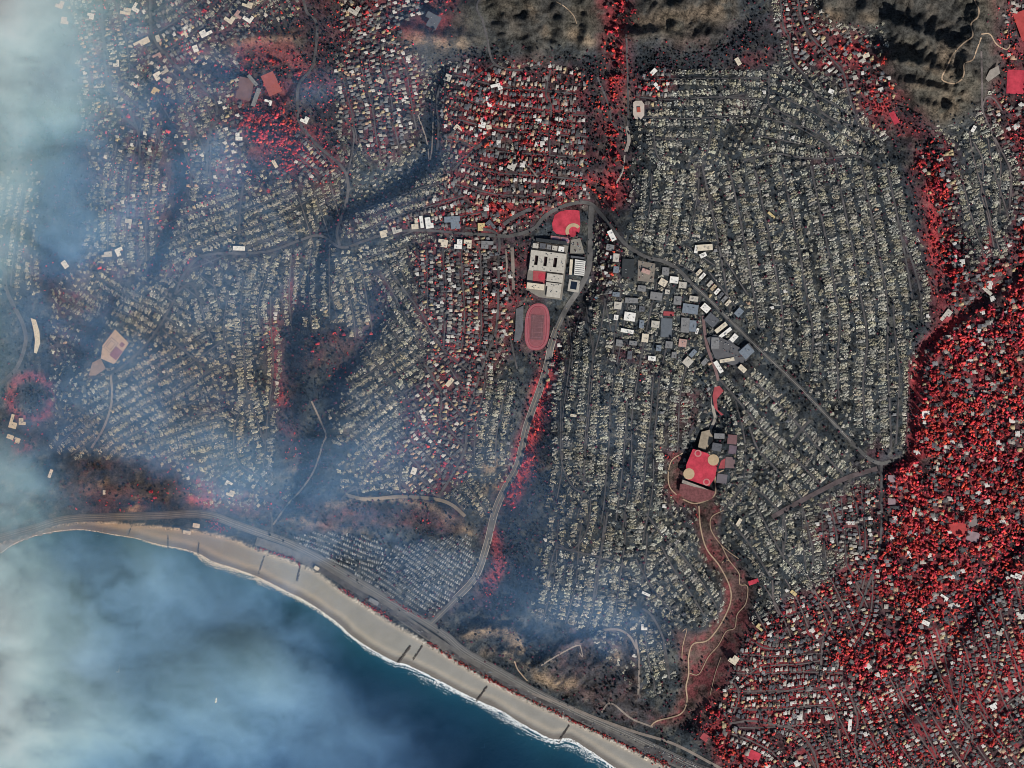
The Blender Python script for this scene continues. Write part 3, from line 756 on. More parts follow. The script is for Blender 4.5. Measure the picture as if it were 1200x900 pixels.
road('road', [(620, 812), (650, 822), (700, 842), (745, 858), (790, 872), (840, 898), (900, 930)], 3.2, P('pale_road', (.2, .17, .15)), 1.4, 'pale frontage road at the foot of the bluffs')
road('parking_lot', [(525, 762), (560, 785), (610, 810), (660, 833), (715, 860), (760, 884)], 4.2, STREET, 1.3, 'long grey beach car park beside the coast highway', 'car park')
road('parking_lot', [(365, 660), (400, 682), (440, 706), (480, 731), (505, 748)], 6, STREET, 1.3, 'grey beach-side car park below the trailer park', 'car park')
road('parking_lot', [(755, 878), (790, 890), (830, 905)], 11, STREET, 1.5, 'wide grey car park full of cars at the beach end', 'car park')
# trails and park paths
road('trail', [(1130, -40), (1142, 0), (1147, 10), (1146, 20), (1138, 28), (1140, 42), (1130, 50), (1118, 62), (1110, 78), (1104, 90), (1106, 95), (1118, 98), (1127, 93), (1130, 85), (1130, 75), (1140, 70), (1144, 60), (1150, 44)], 1.5, DIRT, 1.4, 'pale dirt trail looping over the bare hill', 'trail')
road('trail', [(1150, 40), (1160, 40), (1168, 52), (1180, 58), (1184, 52)], 1.4, DIRT, 1.4, 'short pale dirt trail dropping from the bare hill to the pavement', 'trail')
road('trail', [(652, 2), (662, 8), (672, 18), (676, 28)], .9, DIRT, 1.4, 'thin pale trail on the rounded brown hill', 'trail')
POT1 = [(819, 593), (821, 618), (828, 643), (843, 663), (855, 687), (856, 706), (846, 729), (834, 746), (826, 752), (812, 755), (807, 770), (807, 790), (804, 805), (805, 822), (797, 837), (770, 845), (762, 852)]
road('path', POT1, 1.5, DIRT, 1.3, 'pale path winding the length of the reddish canyon park', 'path')
road('path', [(846, 640), (854, 656), (866, 672), (867, 685), (876, 687), (874, 707), (864, 720), (861, 736), (851, 740), (842, 756), (830, 770), (819, 790), (808, 789)], 1.0, DIRT, 1.3, 'thinner path along the eastern side of the reddish canyon park', 'path')
road('path', [(846, 660), (850, 656), (856, 658)], .9, DIRT, 1.4, 'small link path between the two canyon park paths', 'path')
road('path', [(800, 740), (805, 737), (800, 758), (799, 775)], .9, DIRT, 1.3, 'short spur path on the western side of the canyon park', 'path')
road('path', [(845, 770), (838, 790), (832, 815)], .7, DIRT, 1.3, 'faint path on the canyon park slope by the dark trees', 'path')
road('path', [(848, 598), (834, 606), (833, 620), (842, 635), (852, 645), (866, 655)], .9, DIRT, 1.3, 'curved path from the ball field into the canyon park', 'path')
road('path', [(800, 531), (787, 540), (783, 557), (785, 571), (793, 580)], 1.2, DIRT, 1.3, 'curved path west of the red ball field', 'path')
road('path', [(800, 585), (813, 590), (827, 587), (838, 579), (838, 562), (840, 555), (848, 551)], 1.5, DIRT, 1.3, 'curved pale path below the red ball field', 'path')
road('path', [(840, 452), (835, 462), (836, 480), (838, 490), (834, 500), (828, 512)], 3.4, PAVING, 1.2, 'pale drive down into the ball field park', 'path')
road('road', [(824, 370), (826, 390), (830, 410), (838, 432), (842, 446)], 3.4, P('reddish_road', (.17, .11, .11)), 1.2, 'reddish curved avenue between shops and ruins')

STREETS = []   # (points, offset of the house rows, pitch, surface width)
for x0, y0, y1 in ((832, 195, 366), (863, 188, 386), (893, 190, 408), (925, 190, 436), (959, 194, 468), (988, 190, 500), (1018, 192, 524), (1048, 196, 350)):
    pts = []
    for y in np.linspace(y0, y1, 7):
        pts.append((x0 + .185 * (y - 243) + 2.2 * math.sin((y - 200) / 60) - (.00030 * (y - 243) ** 2 if y > 400 else 0), y))
    STREETS.append((pts, 7.0, 4.3, 2.4))
STREETS += [
    ([(872, 188), (905, 180), (935, 184), (965, 186), (1000, 183), (1020, 190)], 6.5, 4.5, 2.4),
    ([(1046, 350), (1050, 403), (1054, 432), (1053, 470), (1050, 520)], 6, 4.8, 2.2), ([(1058, 280), (1070, 310), (1079, 345), (1080, 375)], 7, 4.8, 2.6),
    ([(877, 440), (905, 466), (933, 495), (960, 526), (988, 556)], 6.5, 4.5, 2.6), ([(843, 444), (862, 466), (886, 494), (910, 518), (934, 540), (962, 568)], 6.5, 4.5, 2.6),
    ([(878, 500), (888, 526), (905, 545), (926, 568), (940, 585)], 6.2, 4.5, 2.4), ([(950, 492), (938, 505), (928, 516)], 5, 5, 3.0), ([(862, 470), (870, 500), (874, 530), (872, 560)], 5.5, 4.6, 1.8),
    ([(940, 592), (947, 620), (953, 650), (950, 672)], 6.2, 4.6, 2.2), ([(970, 584), (978, 612), (982, 640)], 6.2, 4.6, 2.2), ([(918, 603), (921, 625), (918, 645)], 6.2, 4.6, 2.2), ([(1000, 575), (1006, 610), (1008, 640)], 6, 5, 2),
    ([(857, 612), (880, 640), (903, 676)], 6, 4.7, 2.4), ([(885, 590), (900, 620), (918, 652), (935, 670)], 6, 4.7, 2.2), ([(876, 568), (895, 580), (912, 598)], 6, 4.7, 2.6), ([(874, 568), (858, 585), (845, 602)], 5, 4.7, 2.2),
    ([(657, 470), (657, 505), (659, 545), (672, 571), (690, 582), (691, 605), (684, 630), (668, 645), (652, 640), (642, 680)], 6, 4.5, 2.0),
    ([(712, 600), (706, 640), (700, 668), (695, 705)], 6.5, 4.5, 2.6), ([(652, 641), (702, 653), (732, 664)], 6, 4.8, 2.2),
    ([(757, 602), (777, 628), (800, 652), (822, 682), (840, 712)], 6, 4.4, 2.0), ([(775, 640), (790, 668), (812, 700), (826, 722)], 6, 4.2, 2.0), ([(745, 655), (765, 690), (790, 720)], 6, 4.2, 2),
    ([(735, 470), (732, 520), (727, 570), (722, 610)], 6.6, 4.3, 1.8), ([(766, 440), (762, 490), (757, 540), (752, 590)], 6.6, 4.3, 1.8), ([(695, 400), (694, 440), (689, 500), (684, 555)], 6.8, 4.3, 1.6), ([(672, 390), (670, 430), (664, 470)], 6.2, 4.5, 1.6), ([(770, 330), (760, 375), (755, 400), (750, 430)], 5.5, 5, 2.0), ([(728, 340), (722, 380), (718, 415)], 5.5, 5, 1.8),
    ([(767, 150), (767, 165), (772, 185), (790, 195)], 5.5, 4.8, 1.8), ([(838, 118), (835, 145), (829, 180)], 5.5, 4.8, 2.2), ([(838, 118), (860, 112), (872, 110)], 5.5, 4.8, 1.8), ([(901, 82), (901, 105), (901, 122), (912, 130), (935, 140)], 5.5, 4.8, 2.2),
    ([(768, 163), (800, 163), (828, 163)], 5.5, 4.5, 1.6), ([(880, 135), (915, 143), (945, 150), (965, 162)], 5.5, 4.5, 1.8), ([(885, 158), (920, 165), (955, 172)], 5.5, 4.5, 1.8),
    ([(935, 0), (940, 25), (952, 45), (972, 66), (988, 85), (995, 110), (1000, 130), (1008, 147), (1022, 152), (1032, 165)], 6, 6.5, 2.4), ([(914, -40), (917, 25), (925, 45), (928, 70), (945, 90), (955, 108), (960, 128), (980, 142), (1000, 148)], 6, 5.5, 2.6), ([(960, 155), (972, 168), (978, 185)], 5, 4.8, 2.0),
    ([(1150, 60), (1151, 100), (1152, 130), (1165, 160), (1178, 185), (1185, 205), (1183, 245)], 7, 5.5, 2.4), ([(1150, 128), (1156, 114), (1165, 116), (1175, 130)], 6, 6, 2), ([(1140, 165), (1152, 190), (1150, 225), (1158, 255), (1165, 290)], 6, 4.6, 1.8), ([(1160, 150), (1172, 185), (1172, 220), (1172, 250)], 5.5, 4.6, 1.6),
    ([(452, 308), (470, 335), (490, 362), (508, 392), (524, 416)], 6, 4.8, 2.2), ([(425, 400), (440, 425), (460, 450), (480, 470)], 6, 4.6, 1.8), ([(496, 425), (510, 448), (517, 462), (515, 500)], 5.5, 4.8, 2), ([(520, 412), (548, 435)], 5.5, 4.8, 2), ([(505, 510), (525, 515), (545, 522)], 5.5, 4.8, 2.2), ([(468, 520), (485, 540), (495, 552)], 5.5, 4.8, 2), ([(470, 545), (468, 575)], 5.5, 4.8, 1.8),
    ([(285, 395), (287, 430), (290, 460), (300, 490), (310, 520)], 6, 4.6, 2.2), ([(268, 340), (262, 390), (274, 440)], 6, 4.6, 1.6), ([(290, 465), (275, 500), (278, 540), (305, 560)], 6, 4.6, 1.8),
    ([(320, 300), (310, 330), (302, 360), (308, 395)], 6, 4.6, 1.8), ([(295, 305), (285, 330), (282, 360), (284, 395)], 6, 4.6, 1.6), ([(250, 305), (250, 330), (258, 360)], 6, 4.6, 1.6), ([(232, 345), (240, 375), (250, 400)], 6, 4.6, 1.8),
    ([(880, 752), (900, 760), (930, 760), (958, 750), (970, 742)], 5.5, 5.2, 2.0), ([(866, 800), (885, 785), (905, 780), (940, 778), (962, 774)], 5.5, 5.2, 1.8), ([(860, 800), (866, 812), (862, 830), (858, 838)], 5.5, 5.5, 2.2),
    ([(855, 848), (880, 845), (910, 850), (930, 855), (945, 868), (955, 885), (960, 905)], 6, 5.2, 2.8), ([(875, 812), (905, 812), (940, 806), (965, 800)], 5.5, 5.2, 1.8), ([(872, 832), (905, 832), (940, 828), (965, 826)], 5.5, 5.2, 1.6), ([(858, 860), (880, 868), (905, 882), (920, 900)], 5.5, 5.2, 2.2),
    ([(966, 806), (975, 822), (980, 838), (985, 870), (988, 905)], 5.5, 5.2, 2.4), ([(990, 800), (1000, 825), (1005, 845), (1002, 875), (1010, 900)], 5.5, 5.4, 2.4), ([(905, 680), (908, 710), (920, 722), (945, 715)], 5.5, 5.4, 2.2),
    ([(950, 690), (958, 700), (970, 712), (975, 725), (965, 750), (962, 780)], 5.5, 5.6, 2.8), ([(1090, 760), (1095, 775), (1105, 800), (1118, 830), (1125, 850)], 6, 5.6, 2.2), ([(1050, 800), (1065, 830), (1080, 850), (1100, 890)], 6, 5.6, 2), ([(1130, 770), (1128, 800), (1125, 835), (1140, 860), (1130, 890)], 6, 5.6, 2), ([(1150, 700), (1170, 740), (1165, 790), (1150, 820)], 6, 5.6, 2), ([(1150, 860), (1175, 830), (1200, 810)], 6, 5.6, 2), ([(1010, 690), (1022, 650), (1020, 720), (1000, 760)], 5.5, 5.6, 1.8),
]
def fill_rows(poly, ang, spacing, pitch=4.6, surface=1.7, bend=0.0):
    """Parallel streets clipped to a polygon; SPACING is the distance between neighbouring rows of houses."""
    p = arr(poly)
    c = p.mean(0)
    d = np.array([math.cos(R(ang)), math.sin(R(ang))])
    n = np.array([-d[1], d[0]])
    ext = np.abs((p - c) @ n).max(), np.abs((p - c) @ d).max()
    o = -ext[0]
    while o < ext[0]:
        t = np.arange(-ext[1], ext[1], 3.0)
        line = c + n * o + d * t[:, None] + n * (bend * (t / (ext[1] + 1)) ** 2 * 10 + 3.4 * np.sin(t / 37 + ang) + .8 * np.sin(t / 15 + o))[:, None]
        ok = inside(p, line[:, 0], line[:, 1])
        run = []
        for q, k in list(zip(line, ok)) + [(None, False)]:
            if k:
                run.append(q)
            elif run:
                if len(run) > 4:
                    STREETS.append((run[::3] + [run[-1]] if len(run) % 3 != 1 else run[::3], spacing / 2, pitch, surface))
                run = []
        o += spacing * 2
FILLS = [
    ([(752, 88), (880, 76), (905, 80), (890, 135), (835, 145), (770, 150), (745, 175), (748, 140)], 3, 11.5), ([(900, 75), (950, 90), (1000, 135), (1008, 178), (960, 180), (905, 130)], 30, 11), ([(740, 198), (825, 196), (834, 275), (765, 296), (736, 268)], 99, 13.5), ([(742, 282), (770, 296), (830, 282), (845, 330), (815, 330), (790, 306)], 30, 11),
    ([(650, 420), (690, 352), (740, 345), (800, 405), (826, 450), (800, 520), (778, 558), (790, 596), (755, 640), (730, 620), (652, 605), (648, 560), (652, 480)], 97, 13.5),
    ([(640, 605), (755, 600), (762, 650), (742, 720), (718, 738), (688, 740), (606, 718), (640, 682)], 99, 13), ([(752, 735), (772, 722), (786, 798), (770, 818), (754, 812)], 84, 10),
    ([(395, 470), (440, 410), (500, 390), (500, 450), (475, 520), (455, 560), (420, 540), (405, 510)], -38, 10.5), ([(440, 300), (480, 300), (500, 400), (445, 405), (455, 350)], 57, 11), ([(388, 300), (436, 298), (446, 350), (436, 392), (402, 400), (384, 350)], 80, 10),
    ([(530, 445), (566, 422), (602, 450), (598, 520), (570, 565), (550, 540)], 95, 12.5), ([(535, 560), (575, 570), (570, 605), (545, 600), (525, 580)], 60, 11), ([(482, 290), (582, 290), (578, 405), (520, 410), (495, 350)], 92, 10.5), ([(500, 420), (560, 440), (545, 525), (500, 585), (462, 580), (480, 480)], 52, 10.5), ([(405, 562), (450, 545), (470, 560), (460, 582), (430, 584), (402, 580)], -15, 10),
    ([(325, 290), (390, 288), (386, 378), (335, 395), (325, 540), (300, 562), (310, 400)], 92, 11.5), ([(60, 512), (100, 470), (130, 430), (200, 392), (268, 352), (272, 432), (250, 460), (150, 520), (108, 540), (68, 532)], -32, 10.5), ([(140, 520), (250, 465), (275, 480), (260, 560), (220, 540), (160, 540)], -20, 11), ([(70, 345), (130, 312), (172, 342), (230, 292), (268, 300), (250, 350), (190, 400), (150, 372), (90, 372)], 35, 10.5),
    ([(108, 205), (165, 130), (196, 150), (200, 230), (170, 312), (112, 312), (104, 260)], 96, 11.5), ([(150, 112), (200, 92), (255, 112), (270, 165), (240, 212), (215, 205), (212, 150)], 62, 11), ([(210, 150), (265, 140), (262, 205), (215, 240)], 92, 11.5), ([(200, 242), (330, 215), (362, 232), (350, 280), (290, 300), (200, 322), (182, 302)], -25, 10), ([(420, 228), (515, 202), (580, 262), (500, 276), (425, 276)], -20, 11), ([(0, 215), (32, 212), (38, 330), (2, 340)], 95, 11), ([(410, 290), (470, 275), (480, 300), (440, 310), (420, 320)], -15, 9),
    ([(350, 225), (400, 205), (412, 260), (380, 290), (345, 290)], 70, 10), ([(345, 150), (375, 170), (400, 200), (405, 220), (350, 200)], 48, 11), ([(1125, 160), (1150, 145), (1190, 205), (1178, 295), (1145, 305), (1126, 250)], 78, 10), ([(910, 610), (1030, 565), (1028, 640), (990, 665), (930, 665), (890, 640)], 82, 12),
    ([(640, 380), (700, 350), (725, 345), (715, 395), (660, 430)], 80, 12), ([(860, 760), (960, 748), (1012, 820), (960, 852), (900, 862), (852, 850)], 3, 10.5, 5.0), ([(880, 690), (1010, 650), (1020, 740), (960, 750), (880, 745)], 62, 12, 5.2), ([(960, 860), (1050, 780), (1200, 860), (1200, 960), (900, 960)], 58, 12.5, 5.2), ([(1060, 760), (1200, 660), (1240, 800), (1200, 860), (1100, 850)], 70, 13, 5.4),
    ([(400, 80), (490, 60), (500, 130), (480, 170), (440, 190), (405, 150)], 75, 12, 5), ([(530, 85), (640, 80), (690, 120), (690, 210), (600, 250), (540, 240), (520, 180)], 8, 12.5, 5.2), ([(820, 300), (862, 290), (880, 345), (862, 372)], 50, 11),
    ([(90, -20), (140, -20), (170, 60), (130, 130), (105, 110), (100, 40)], 80, 12, 5.5), ([(180, -20), (340, -20), (330, 20), (260, 30), (200, 70), (180, 30)], -35, 12, 5), ([(135, 120), (155, 60), (190, 60), (240, 95), (200, 95)], 40, 11),
]
for f in FILLS:
    fill_rows(f[0], f[1], f[2], *(f[3:4] or (4.6,)))

STREET_SPOTS = ['in the straight grid north of the diagonal boulevard', 'in the slanting rows beside the diagonal boulevard', 'between the canyon road and the ball field park', 'west of the running track', 'in the smoky western neighbourhood', 'on the northern hillside', 'among the red trees in the east', 'in the rows south of the reddish canyon park']
LANDMARKS = [(629, 383, 'the pink running track'), (645, 312, 'the big pale school'), (664, 255, 'the round red ball field'), (822, 548, 'the vivid red park ball field'), (132, 408, 'the tan construction pad'),
    (280, 291, 'the long white-roofed building'), (748, 128, 'the octagonal pale pad'), (835, 375, 'the boulevard shops'), (736, 325, 'the black-roofed block'), (781, 384, 'the blue-grey court'), (318, 98, 'the rust-red ball field'), (494, 261, 'the boulevard shop trio'),
    (1048, 138, 'the narrow red lawn'), (1191, 96, 'the bright red playing field'), (1131, 622, 'the lavender court'), (1085, 486, 'the cross-shaped white house'), (1045, 573, 'the small lilac campus'), (884, 886, 'the square red lawn'), (883, 682, 'the canyon-rim red lawn'),
    (858, 527, 'the violet park courts'), (604, 380, 'the worn practice court'), (573, 110, 'the white oblong villa roof'), (506, 24, 'the slate-roofed hill estate'), (357, 140, 'the white house at the road bend'), (166, 50, 'the long cream smoky block'), (42, 394, 'the long curved pale building'),
    (20, 494, 'the large cream block in the smoke'), (904, 252, 'the lone yellow-roofed survivor'), (757, 696, 'the white oblong roof with red yard'), (672, 487, 'the cream oblong roof'), (755, 735, 'the white bluff-top house'), (527, 448, 'the cream slanted house'), (268, 572, 'the cream ring-shaped house'),
    (974, 107, 'the small bright white house'), (1109, 370, 'the pale spur blocks'), (1066, 650, 'the white villa with dark court'), (1106, 705, 'the stepped white villa'), (1191, 675, 'the long white villa'), (891, 735, 'the yellow-roofed rim house'), (996, 850, 'the tall narrow white house'), (1165, 828, 'the cross-winged white house'),
    (1030, 543, 'the lower end of the diagonal boulevard'), (960, 478, 'the middle of the diagonal boulevard'), (905, 424, 'the upper diagonal boulevard'), (950, 575, 'the wide cross avenue'), (1141, 151, 'the small white house below the hill'), (765, 92, 'the red grove'), (865, 72, 'the black wooded slope'), (400, 290, 'the boulevard dip'), (370, 470, 'the pale canyon track'),
    (150, 262, 'the pale block in the smoke'), (205, 340, 'the boulevard fork'), (130, 480, 'the pale street below the pad'), (690, 640, 'the bluff-top cross street'), (440, 585, 'the sandy terrace road'), (1150, 230, 'the short rows under the bare hill'), (935, 184, 'the cross street at the top of the grid')]
LMA = np.array([(l[0], l[1]) for l in LANDMARKS], float)
def landmark(px, py):
    k = int(np.argmin(np.hypot(LMA[:, 0] - px, LMA[:, 1] - py)))
    dx, dy = px - LMA[k, 0], py - LMA[k, 1]
    side = ('east of ' if dx > 0 else 'west of ') if abs(dx) > abs(dy) else ('south of ' if dy > 0 else 'north of ')
    return side + LANDMARKS[k][2]
def spot(px, py):
    if px > 740 and py < 300 + max(0, (px - 780)) * .93 and px < 1090 and py > 60: return 0
    if px > 840 and 430 < py < 690 and px < 1060 : return 1
    if 645 < px < 860 and py > 330: return 2
    if 390 < px <= 645 and py > 270: return 3
    if px <= 390: return 4
    if py < 300 and px < 1060: return 5
    return 6 if px > 1060 and py < 660 else 7
for k, (pts, off, pitch, wdt) in enumerate(STREETS):
    c = arr(pts)[len(pts) // 2]
    st = road('street', pts, wdt * .9, STREET2 if spot(*c) in (6, 7) else STREET, .7 + .04 * (k % 9), 'narrow grey residential street ' + STREET_SPOTS[spot(*c)], 'street', mark=False)
    st['group'] = 'residential streets'
    for x, y in smooth_line(pts, 1.0):
        mark_disc(x, y, wdt / 2 + .1)

# ------------------------------------------------------------------ single buildings, courts and fields
def frame(ox, oy, ang):
    c, s = math.cos(R(ang)), math.sin(R(ang))
    return lambda u, v: (ox + u * c - v * s, oy + u * s + v * c)
def rect(cx, cy, w, d, ang=0):
    f = frame(cx, cy, ang)
    return [f(-w / 2, -d / 2), f(w / 2, -d / 2), f(w / 2, d / 2), f(-w / 2, d / 2)]
def disc(cx, cy, r, n=20, sq=1.0):
    return [(cx + r * math.cos(2 * math.pi * k / n), cy + r * sq * math.sin(2 * math.pi * k / n)) for k in range(n)]
def top_of(poly):
    p = arr(poly)
    c = p.mean(0)
    q = np.vstack([p, (p + c) / 2, c[None]])
    return float(ground_h(q[:, 0], q[:, 1]).max())
def slab_mesh(name, poly, z0, z1):
    p = arr(poly)
    area = np.sum(p[:, 0] * np.roll(p[:, 1], -1) - np.roll(p[:, 0], -1) * p[:, 1])
    if area > 0:
        p = p[::-1]
    n = len(p)
    v = np.vstack([W(p[:, 0], p[:, 1], z0), W(p[:, 0], p[:, 1], z1)])
    me = bpy.data.meshes.new(name)
    me.from_pydata([tuple(x) for x in v], [], [tuple(range(n, 2 * n))] + [(i, (i + 1) % n, n + (i + 1) % n, n + i) for i in range(n)])
    me.update()
    return me
def pad(name, poly, mat, label=None, cat=None, lift=.9, parent=None, z=None, kind=None, group=None, deep=3.0):
    if z is None:
        z = base_level(poly, lift)
    PADS.append((arr(poly), z))
    if parent is None:
        mark_poly(poly)
    o = link(name, slab_mesh(name, poly, z - deep, z), mat, parent, kind, label, cat, group)
    o_z[o.name] = z
    return o
o_z = {}
PADS = []
def base_level(poly, lift):
    """Level just above the ground, or above the paving that already lies there."""
    z = top_of(poly) + lift
    q = arr(poly); c = q.mean(0)
    for pp, zz in PADS:
        if inside(pp, np.append(q[:, 0] * .9 + c[0] * .1, c[0]), np.append(q[:, 1] * .9 + c[1] * .1, c[1])).any():
            z = max(z, zz + .45)
    return z
def strip(name, pts, w, mat, z, parent):
    """Flat band on a known level."""
    p = arr(pts)
    t = np.gradient(p, axis=0); t /= np.hypot(t[:, 0], t[:, 1])[:, None] + 1e-9
    n = np.stack([-t[:, 1], t[:, 0]], -1)
    a, b = p + n * w / 2, p - n * w / 2
    v = np.vstack([W(a[:, 0], a[:, 1], z), W(b[:, 0], b[:, 1], z)])
    L = len(p)
    q = [(i, i + 1, L + i + 1, L + i) for i in range(L - 1)]
    return link(name, mesh_np(name, v, None, q), mat, parent)

TURF = P('watered_turf', (.47, .048, .075), scale=.035, lo=.6, hi=1.3)
TURF2 = P('dull_turf', (.34, .07, .08), scale=.05, lo=.7, hi=1.2)
INFIELD = P('infield_dirt', (.44, .33, .21), scale=.1, lo=.85, hi=1.12)
ROOFS = {'white': (.72, .70, .66), 'pale': (.46, .43, .38), 'cream': (.60, .53, .42), 'tan': (.42, .33, .22), 'grey': (.19, .19, .195), 'blue': (.17, .20, .24), 'dark': (.035, .04, .045), 'yellow': (.55, .43, .22), 'slate': (.10, .105, .12), 'pink': (.42, .27, .24)}
def roofmat(k):
    return P('roof_' + k, ROOFS[k], scale=.12, lo=.8, hi=1.15)
WALLM = P('stucco', (.40, .36, .31), scale=.2)
UNIT = P('roof_unit', (.34, .34, .34), scale=.5)
UNIT2 = P('roof_unit_dark', (.07, .07, .075), scale=.5)

def building(name, label, cat, boxes, group=None, parapet=True, units=0, z=None):
    """BOXES: (polygon in pixels, height in metres, roof colour). Walls and a roof for each wing, small plant on the roof."""
    allp = np.vstack([arr(b[0]) for b in boxes])
    g = base_level(allp, 0)
    c = allp.mean(0)
    root = link(name, None, label=label, cat=cat, group=group, loc=tuple(W(c[0], c[1], g)))
    inv = np.array(root.location)
    def ch(nm, me, mat, par=root):
        me.transform(__import__('mathutils').Matrix.Translation(-Vector(inv)))
        return link(nm, me, mat, par)
    first = None
    for poly, h, col in boxes:
        mark_poly(poly)
        pc = arr(poly).mean(0)
        ch('wall', slab_mesh('wall', poly, g - 4, g + h), WALLM)
        inner = pc + (arr(poly) - pc) * 1.015
        rf = ch('roof', slab_mesh('roof', inner, g + h + .02, g + h + .5), roofmat(col))
        first = first or rf
        for k in range(units):
            a = np.random.default_rng(int(abs(pc[0] * 7 + pc[1] * 13)) + k).random(3)
            p = arr(poly)
            e1, e2 = p[1] - p[0], p[-1] - p[0]
            q = p[0] + e1 * (.2 + .6 * a[0]) + e2 * (.2 + .6 * a[1])
            s1, s2 = e1 / np.hypot(*e1) * (.5 + a[2]), e2 / np.hypot(*e2) * .5
            ch('roof_unit', slab_mesh('roof_unit', [q, q + s1, q + s1 + s2, q + s2], g + h + .5, g + h + 2.2), UNIT if k % 2 else UNIT2, rf)
    return root

# the school
f = frame(622.7, 292.7, 7.0)
def fr(u0, v0, u1, v1):
    return [f(u0, v0), f(u1, v0), f(u1, v1), f(u0, v1)]
plaza = pad('school_yard', [f(-1, -10), f(42.5, -10), f(42.5, 54), f(16, 54), f(-1, 47)], P('yard_paving', (.20, .185, .165), scale=.05), 'grey paved yard around the big pale school building', 'paved yard', lift=.6)
sg = 'school campus buildings'
building('school_building', 'big pale flat-roofed school building with three dark courtyards', 'school', [
    (fr(0, 0, 41, 5.8), 9, 'pale'), (fr(0, 5.9, 5.2, 24), 9.2, 'pale'), (fr(9.2, 5.9, 16, 17), 9.4, 'pale'), (fr(20, 5.9, 27.4, 17), 9.1, 'pale'), (fr(31.6, 5.9, 41, 17), 9.3, 'pale'),
    (fr(5.3, 17.1, 41, 22.8), 9.5, 'pale'), (fr(22, 25, 40.6, 34), 7.2, 'pale'), (fr(22, 35.5, 40, 40), 7, 'pale'), (fr(24, 40.2, 40, 52), 6.6, 'pale'), (fr(0, 38.5, 20, 45.5), 8, 'cream')], units=5)
for k, (u0, u1) in enumerate(((5.4, 9), (16.2, 19.8), (27.6, 31.4))):
    pad('courtyard_bed', fr(u0, 6.2, u1, 16.8), P('courtyard_soil', (.045, .028, .032)), 'dark planted bed in a courtyard of the school building', 'planting bed', lift=1.0, group='school courtyards')
pad('school_lawn', [f(5, 24), f(20.5, 23.6), f(21, 37.5), f(6, 37)], TURF2, 'red lawn with curved walks in front of the school building', 'lawn', lift=.9)
pad('lawn_disc', disc(*f(16, 30), 4.2), TURF, 'bright red oval turf bed on the school lawn', 'lawn', lift=1.5)
for (u0, v0, u1, v1, h, col, lab) in ((1, -8, 7.5, -2.5, 7, 'pale', 'small pale block at the west end of the row above the school building'), (9.5, -9, 16, -3, 7, 'slate', 'dark-roofed block in the row above the school building'),
                                 (24, -8, 30, -2.6, 7, 'pale', 'small square pale block above the school courtyards'), (31.5, -8, 38, -2.2, 8, 'white', 'white-roofed square block above the school courtyards'), (17.5, -8.4, 22.6, -3, 6, 'grey', 'grey-roofed block between dark and pale blocks above the school')):
    building('school_annex', lab, 'school building', [(fr(u0, v0, u1, v1), h, col)], sg, units=1)
building('school_shadow_block', 'long black block standing in for the shadow along the upper edge of the school yard', 'school building', [(fr(4, -14.5, 40, -10.6), 10, 'dark')], sg, units=2)  # black box in place of the shadow cast north of the school blocks
building('gymnasium', 'school gymnasium with white ribbed roof beside the canyon road', 'school building', [([(674, 304), (686, 306), (684.5, 323), (673, 322)], 9, 'white')], sg)
g_ = bpy.data.objects['gymnasium']
for k in range(7):
    y = 305.6 + k * 2.4
    p = [(674.5 - k * .15, y), (685.3 - k * .2, y + 1.2), (685.2 - k * .2, y + 2.0), (674.4 - k * .15, y + .8)]
    me = slab_mesh('roof_rib', p, g_.location.z + 8, g_.location.z + 10.3)
    me.transform(__import__('mathutils').Matrix.Translation(-g_.location))
    link('roof_rib', me, roofmat('grey'), g_)
building('school_wing', 'narrow pale school wing beside the ribbed gymnasium', 'school building', [([(668, 304), (671.5, 304.4), (670, 322), (667, 321.6)], 6, 'cream'), ([(669, 299.5), (685, 301.5), (684.7, 303.4), (669, 301.8)], 7, 'slate')], sg)
pool = pad('pool_yard', rect(672.5, 335, 13, 14, 9), P('pool_deck', (.40, .38, .34)), 'pale paved yard with a dark square pool by the canyon road', 'pool yard', lift=1.0)
pad('pool', rect(672.3, 334.5, 7.4, 9, 9), P('pool_water', (.012, .02, .035), rough=.2), parent=pool, z=o_z[pool.name] + .5, deep=.6)
pad('school_car_park', [(669, 281), (680, 279), (685, 297), (668, 297)], P('car_park_paving', (.22, .205, .18)), 'pale grey school car park below the ball diamond', 'car park', lift=1.0)
# courts above the yard
ct = pad('tennis_court', [(645.5, 276), (656.3, 277.4), (656, 283.6), (645, 282)], P('court_edge', (.34, .16, .17)), 'purple hard court with pink border, western one of the pair above the school', 'sports court', lift=.9)
pad('playing_surface', [(647.3, 277.7), (654.8, 278.7), (654.5, 282.1), (647, 281.1)], P('court_purple', (.15, .105, .16)), parent=ct, z=o_z[ct.name] + .5, deep=.6)
ct = pad('tennis_court', [(656.8, 277.5), (667.5, 279), (667, 285), (656.5, 283.7)], P('court_edge', (.34, .16, .17)), 'purple hard court with pink border, eastern one of the pair above the school', 'sports court', lift=.9)
pad('playing_surface', [(658.5, 279.1), (665.8, 280.1), (665.5, 283.5), (658.2, 282.5)], P('court_purple', (.15, .105, .16)), parent=ct, z=o_z[ct.name] + .5, deep=.6)
# ball diamond above the school
bf = pad('baseball_field', [(647, 262), (650, 252), (656, 248), (664, 246), (674, 246), (679, 247), (680, 262), (679, 272), (672, 278), (665, 276), (652, 274), (648, 270)], TURF, 'round red turf baseball field above the school', 'ball field', lift=.8)
z = o_z[bf.name]
arc = [(672 + 7.4 * math.cos(a), 271 + 7.4 * math.sin(a)) for a in np.linspace(R(150), R(325), 14)]
strip('infield', arc, 4.0, INFIELD, z + .55, bf)
pad('base_square', rect(674, 270.5, 6, 6, 5), TURF, parent=bf, z=z + .7, deep=.6)
